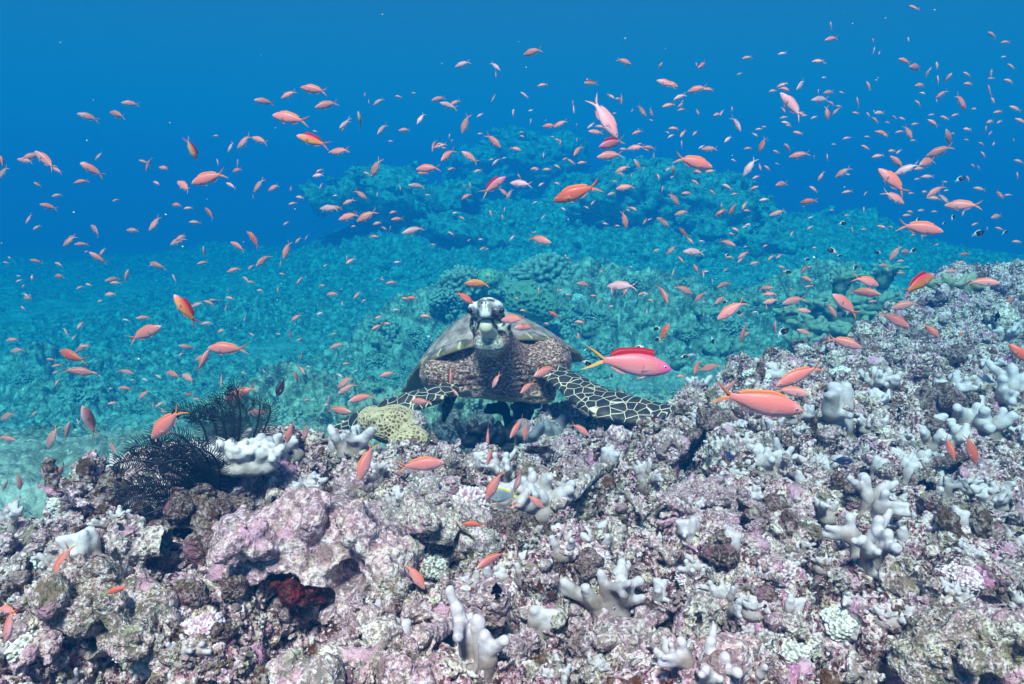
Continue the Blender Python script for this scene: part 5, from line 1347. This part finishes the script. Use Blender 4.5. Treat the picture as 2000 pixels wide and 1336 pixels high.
for kd, geo in KIND_GEO.items():
    bm_, fm_ = FM[kd]; df = M_redfin if kd in 'my' else fm_
    for bi, c in enumerate(BENDS):
        pp = fish_parts(c, **geo)
        d = {'body': mk("body", pp['body'], [bm_]), 'tail_fin': mk("tail_fin", pp['tail_fin'], [fm_]), 'dorsal_fin': mk("dorsal_fin", pp['dorsal_fin'], [df]), 'belly_fins': mk("belly_fins", pp['belly_fins'], [M_clear])}
        for e in ('eye_a', 'eye_b'):
            v1, f1_ = pp[e]; v2, f2_ = pp[e + 'p']
            me = mk("eye", (np.vstack([v1, v2]), f1_ + [[k + len(v1) for k in ff] for ff in f2_]), [M_eyew, M_pupil])
            mi_ = np.zeros(len(me.polygons), np.int32); mi_[len(f1_):] = 1; me.polygons.foreach_set("material_index", mi_); d[e] = me
        FULL[kd, bi] = d
        pp = fish_parts(c, seg=10, n=14, **geo)
        V, Fc, mi_ = [], [], []
        for key, sl in (('body', 0), ('tail_fin', 1), ('dorsal_fin', 2), ('belly_fins', 4), ('eye_ap', 3), ('eye_bp', 3)):
            v_, f_ = pp[key]; o_ = len(V); V += [tuple(q_) for q_ in v_]; Fc += [[k + o_ for k in ff] for ff in f_]; mi_ += [sl] * len(f_)
        me = mk("small_fish", (V, Fc), [bm_, fm_, df, M_pupil, M_clear]); me.polygons.foreach_set("material_index", np.array(mi_, np.int32)); SMALL[kd, bi] = me
        SIMPLE[kd, bi] = (np.array(V), Fc, mi_)

Rt, Up_, Fw = Vector((1, 0, 0)), Vector((0, SP, CP)), Vector((0, CP, -SP))
fr = random.Random(12)
def fish_matrix(px, py, ln, ang_, kd):
    yaw = fr.uniform(-0.55, 0.55) if ln < 60 else fr.uniform(-0.25, 0.25)
    size = {'d': 0.06, 'k': 0.08, 'b': 0.05, 'g': 0.075}.get(kd, fr.uniform(0.062, 0.085))
    d = FPX * size / ln
    d = min(max(d, 0.85), fr.uniform(2.4, 3.6))
    # keep it clear of what stands behind it
    p, hd = hit(px, py, 0.6, 6)
    if py > 400: d = min(d, hd - 0.08)
    if py > 800: d = min(d, hd - 0.22)
    d = max(d, 0.62)
    if py < 860 and 700 < px < 1330 and py > 560: d = min(d, 1.95)
    s = (0.82 if (kd == 'y' and 60 < ln < 95 and px < 500) else 1.10) * ln * d / FPX / math.cos(yaw)
    a = math.radians(ang_)
    h = (Rt * math.cos(a) + Up_ * math.sin(a)) * math.cos(yaw) + Fw * math.sin(yaw)
    u = Vector((0, 0, 1)) + Fw * fr.uniform(-0.25, 0.25) + Rt * fr.uniform(-0.2, 0.2)
    u = (u - h * u.dot(h)).normalized(); y = u.cross(h)
    return Matrix.Translation(P(px, py, d)) @ Matrix(((h.x, y.x, u.x, 0), (h.y, y.y, u.y, 0), (h.z, y.z, u.z, 0), (0, 0, 0, 1))) @ Matrix.Scale(s, 4), d

NAMES = {'d': ('damselfish', 'black white-tailed fish'), 'k': ('surgeonfish', 'dark maroon fish'), 'b': ('blue_damselfish', 'small deep blue fish'), 'g': ('damselfish', 'grey fish'),
         's': ('anthias_fish', 'salmon fish'), 'p': ('anthias_fish', 'pale pink fish'), 'r': ('anthias_fish', 'red orange fish'), 'o': ('anthias_fish', 'orange fish'), 'm': ('anthias_fish', 'magenta crimson finned fish'), 'y': ('anthias_fish', 'yellow bellied crimson finned fish')}
order = sorted(range(len(FISH)), key=lambda i: -FISH[i][2])
pinks = [i for i in order if FISH[i][4] in 'spro']
ind = set(pinks[:288]) | {i for i in order if FISH[i][4] not in 'spro'}
restV, restF, restM, roff = [], [], [], 0
RESTK = ['s', 'p', 'r', 'o']
for i in order:
    px, py, ln, an, kd = FISH[i]
    M_, d = fish_matrix(px, py, ln, an, kd)
    bi = fr.choice([0, 0, 1, 2])
    if i in ind:
        nm, look = NAMES[kd]
        if ln >= 26:
            o = bpy.data.objects.new(nm, None); COL.objects.link(o); o.matrix_world = M_
            for k_, me in FULL[kd, bi].items(): link('eye' if k_.startswith('eye') else k_, me, parent=o)
        else:
            o = link(nm, SMALL[kd, bi]); o.matrix_world = M_
        sz = "large " if ln > 75 else "medium sized " if ln > 38 else "small " if ln > 22 else "tiny "
        an_ = an % 360
        hd_ = "heading right" if an_ < 35 or an_ > 325 else "pointing upward" if 60 <= an_ <= 120 else "heading left" if 145 < an_ < 215 else "pointing downward" if 240 <= an_ <= 300 else "slanting up" if an_ < 145 else "slanting down"
        o["look"] = ("" if 'small' in look else sz) + look + " " + hd_.replace('heading ', 'facing ')
        tag(o, cat="fish", group={"d": "black and white damselfish", "k": "dark fish", "b": "small blue fish", "g": "grey fish"}.get(kd, "anthias fish hovering over the reef"))
        PLACED.append((o, px, py, ln))
    else:
        v_, f_, mi_ = SIMPLE[kd, bi]
        Mn = np.array(M_); vv = v_ @ Mn[:3, :3].T + Mn[:3, 3]
        restV.append(vv); restF += [[k + roff for k in ff] for ff in f_]; roff += len(v_)
        b0 = RESTK.index(kd) * 5; restM += [b0 + m_ for m_ in mi_]
# the palest specks of the shoal, farther off
me = bpy.data.meshes.new("fish_shoal"); me.from_pydata([tuple(q_) for q_ in np.concatenate(restV)], [], restF)
def flat_fish_mat(nm_, c): 
    g = NT(nm_, 0.45, 0.35); v = g.coord(); g.color(g.mix(g.ramp(g.noise(v, 3), [(0.4, 0.0), (0.6, 0.5)]), c, tuple(k * 0.8 for k in c))); return g.m
for kd in RESTK:
    c = {'s': (0.86, 0.36, 0.32), 'p': (0.86, 0.50, 0.54), 'r': (0.86, 0.14, 0.07), 'o': (0.92, 0.30, 0.08)}[kd]
    for m_ in (flat_fish_mat("shoal_" + kd, c), FM[kd][1], FM[kd][1], M_pupil, M_clear): me.materials.append(m_)
me.update(); me.polygons.foreach_set("material_index", np.array(restM, np.int32)); me.polygons.foreach_set("use_smooth", np.ones(len(me.polygons), bool))
tag(link("fish_shoal", me), kind="stuff")

# drifting pale specks of plankton
V, Fc = [], []
for i in range(90):
    p = P(fr.uniform(0, 2000), fr.uniform(0, 900), fr.uniform(0.7, 2.2)); r = fr.uniform(0.0006, 0.0016)
    o_ = len(V)
    for dx, dy, dz in ((1,0,0),(-1,0,0),(0,1,0),(0,-1,0),(0,0,1),(0,0,-1)): V.append((p.x + r*dx, p.y + r*dy, p.z + r*dz))
    Fc += [[o_+a, o_+b, o_+c] for a, b, c in ((0,2,4),(2,1,4),(1,3,4),(3,0,4),(2,0,5),(1,2,5),(3,1,5),(0,3,5))]
me = bpy.data.meshes.new("plankton"); me.from_pydata(V, [], Fc); me.materials.append(plain("plankton", (0.8, 0.8, 0.8)))
tag(link("plankton", me), kind="stuff")

# ------------------------------------------------------------------ labels from the surroundings
MARKS = [("the turtle's head", 955, 610), ("the turtle's shell", 880, 690), ("the turtle's right flipper", 1200, 790), ("the tan honeycomb coral", 765, 820), ("the black feather star", 380, 900),
         ("the big cream finger coral", 455, 890), ("the open hand coral", 1190, 1140), ("the tallest coral column", 935, 1260), ("the red lined hole", 590, 1130), ("the hollow", 850, 1050),
         ("the wide grey finger coral", 1040, 930), ("the dense grey finger colony", 1550, 920), ("the magenta fish", 1230, 710), ("the yellow bellied fish", 1790, 555), ("the biggest salmon fish", 1483, 790),
         ("the highest outcrop", 1020, 280), ("the left outcrop", 770, 370), ("the bushy outcrop", 1290, 400), ("the low round outcrop", 1640, 440), ("the olive leafy coral", 1650, 620),
         ("the coral mound", 1100, 540), ("the green lobed coral", 1035, 590), ("the right border", 1985, 300), ("the left border", 15, 500), ("the top border", 1650, 40), ("the lower right corner", 1960, 1310),
         ("the lower left corner", 40, 1300), ("the left border at mid height", 15, 760), ("the right coral thicket", 1880, 810), ("the right border at mid height", 1985, 560), ("the big orange fish", 1128, 376), ("the bare left slope", 300, 620)]
ORD = ["closest", "second closest", "third closest", "fourth closest", "fifth closest", "sixth closest", "seventh closest", "eighth closest", "ninth closest", "tenth closest", "eleventh closest", "twelfth closest"] + [w_ + " closest" for w_ in "thirteenth fourteenth fifteenth sixteenth seventeenth eighteenth nineteenth twentieth".split()] + ["farther"] * 60
buckets = {}
for o, px, py, w in PLACED:
    best = min((m_ for m_ in MARKS if math.hypot(m_[1] - px, m_[2] - py) > 12), key=lambda m_: math.hypot(m_[1] - px, m_[2] - py))
    dx, dy = px - best[1], py - best[2]
    side = ("above" if dy < 0 else "below") if abs(dy) > abs(dx) else ("left of" if dx < 0 else "right of")
    buckets.setdefault((o["look"], side, best[0]), []).append((math.hypot(dx, dy), o.name, o))
for (look, side, mark), items in buckets.items():
    items.sort()
    for k, (_, _, o) in enumerate(items):
        o["label"] = look + ", " + (ORD[k] + " " if len(items) > 1 else "just ") + side + " " + mark
        if len(items) > 1: o["label"] = o["label"].replace(" closest " + side, " closest one " + side) if k else o["label"]
for o, *_ in PLACED:
    if "look" in o: del o["look"]
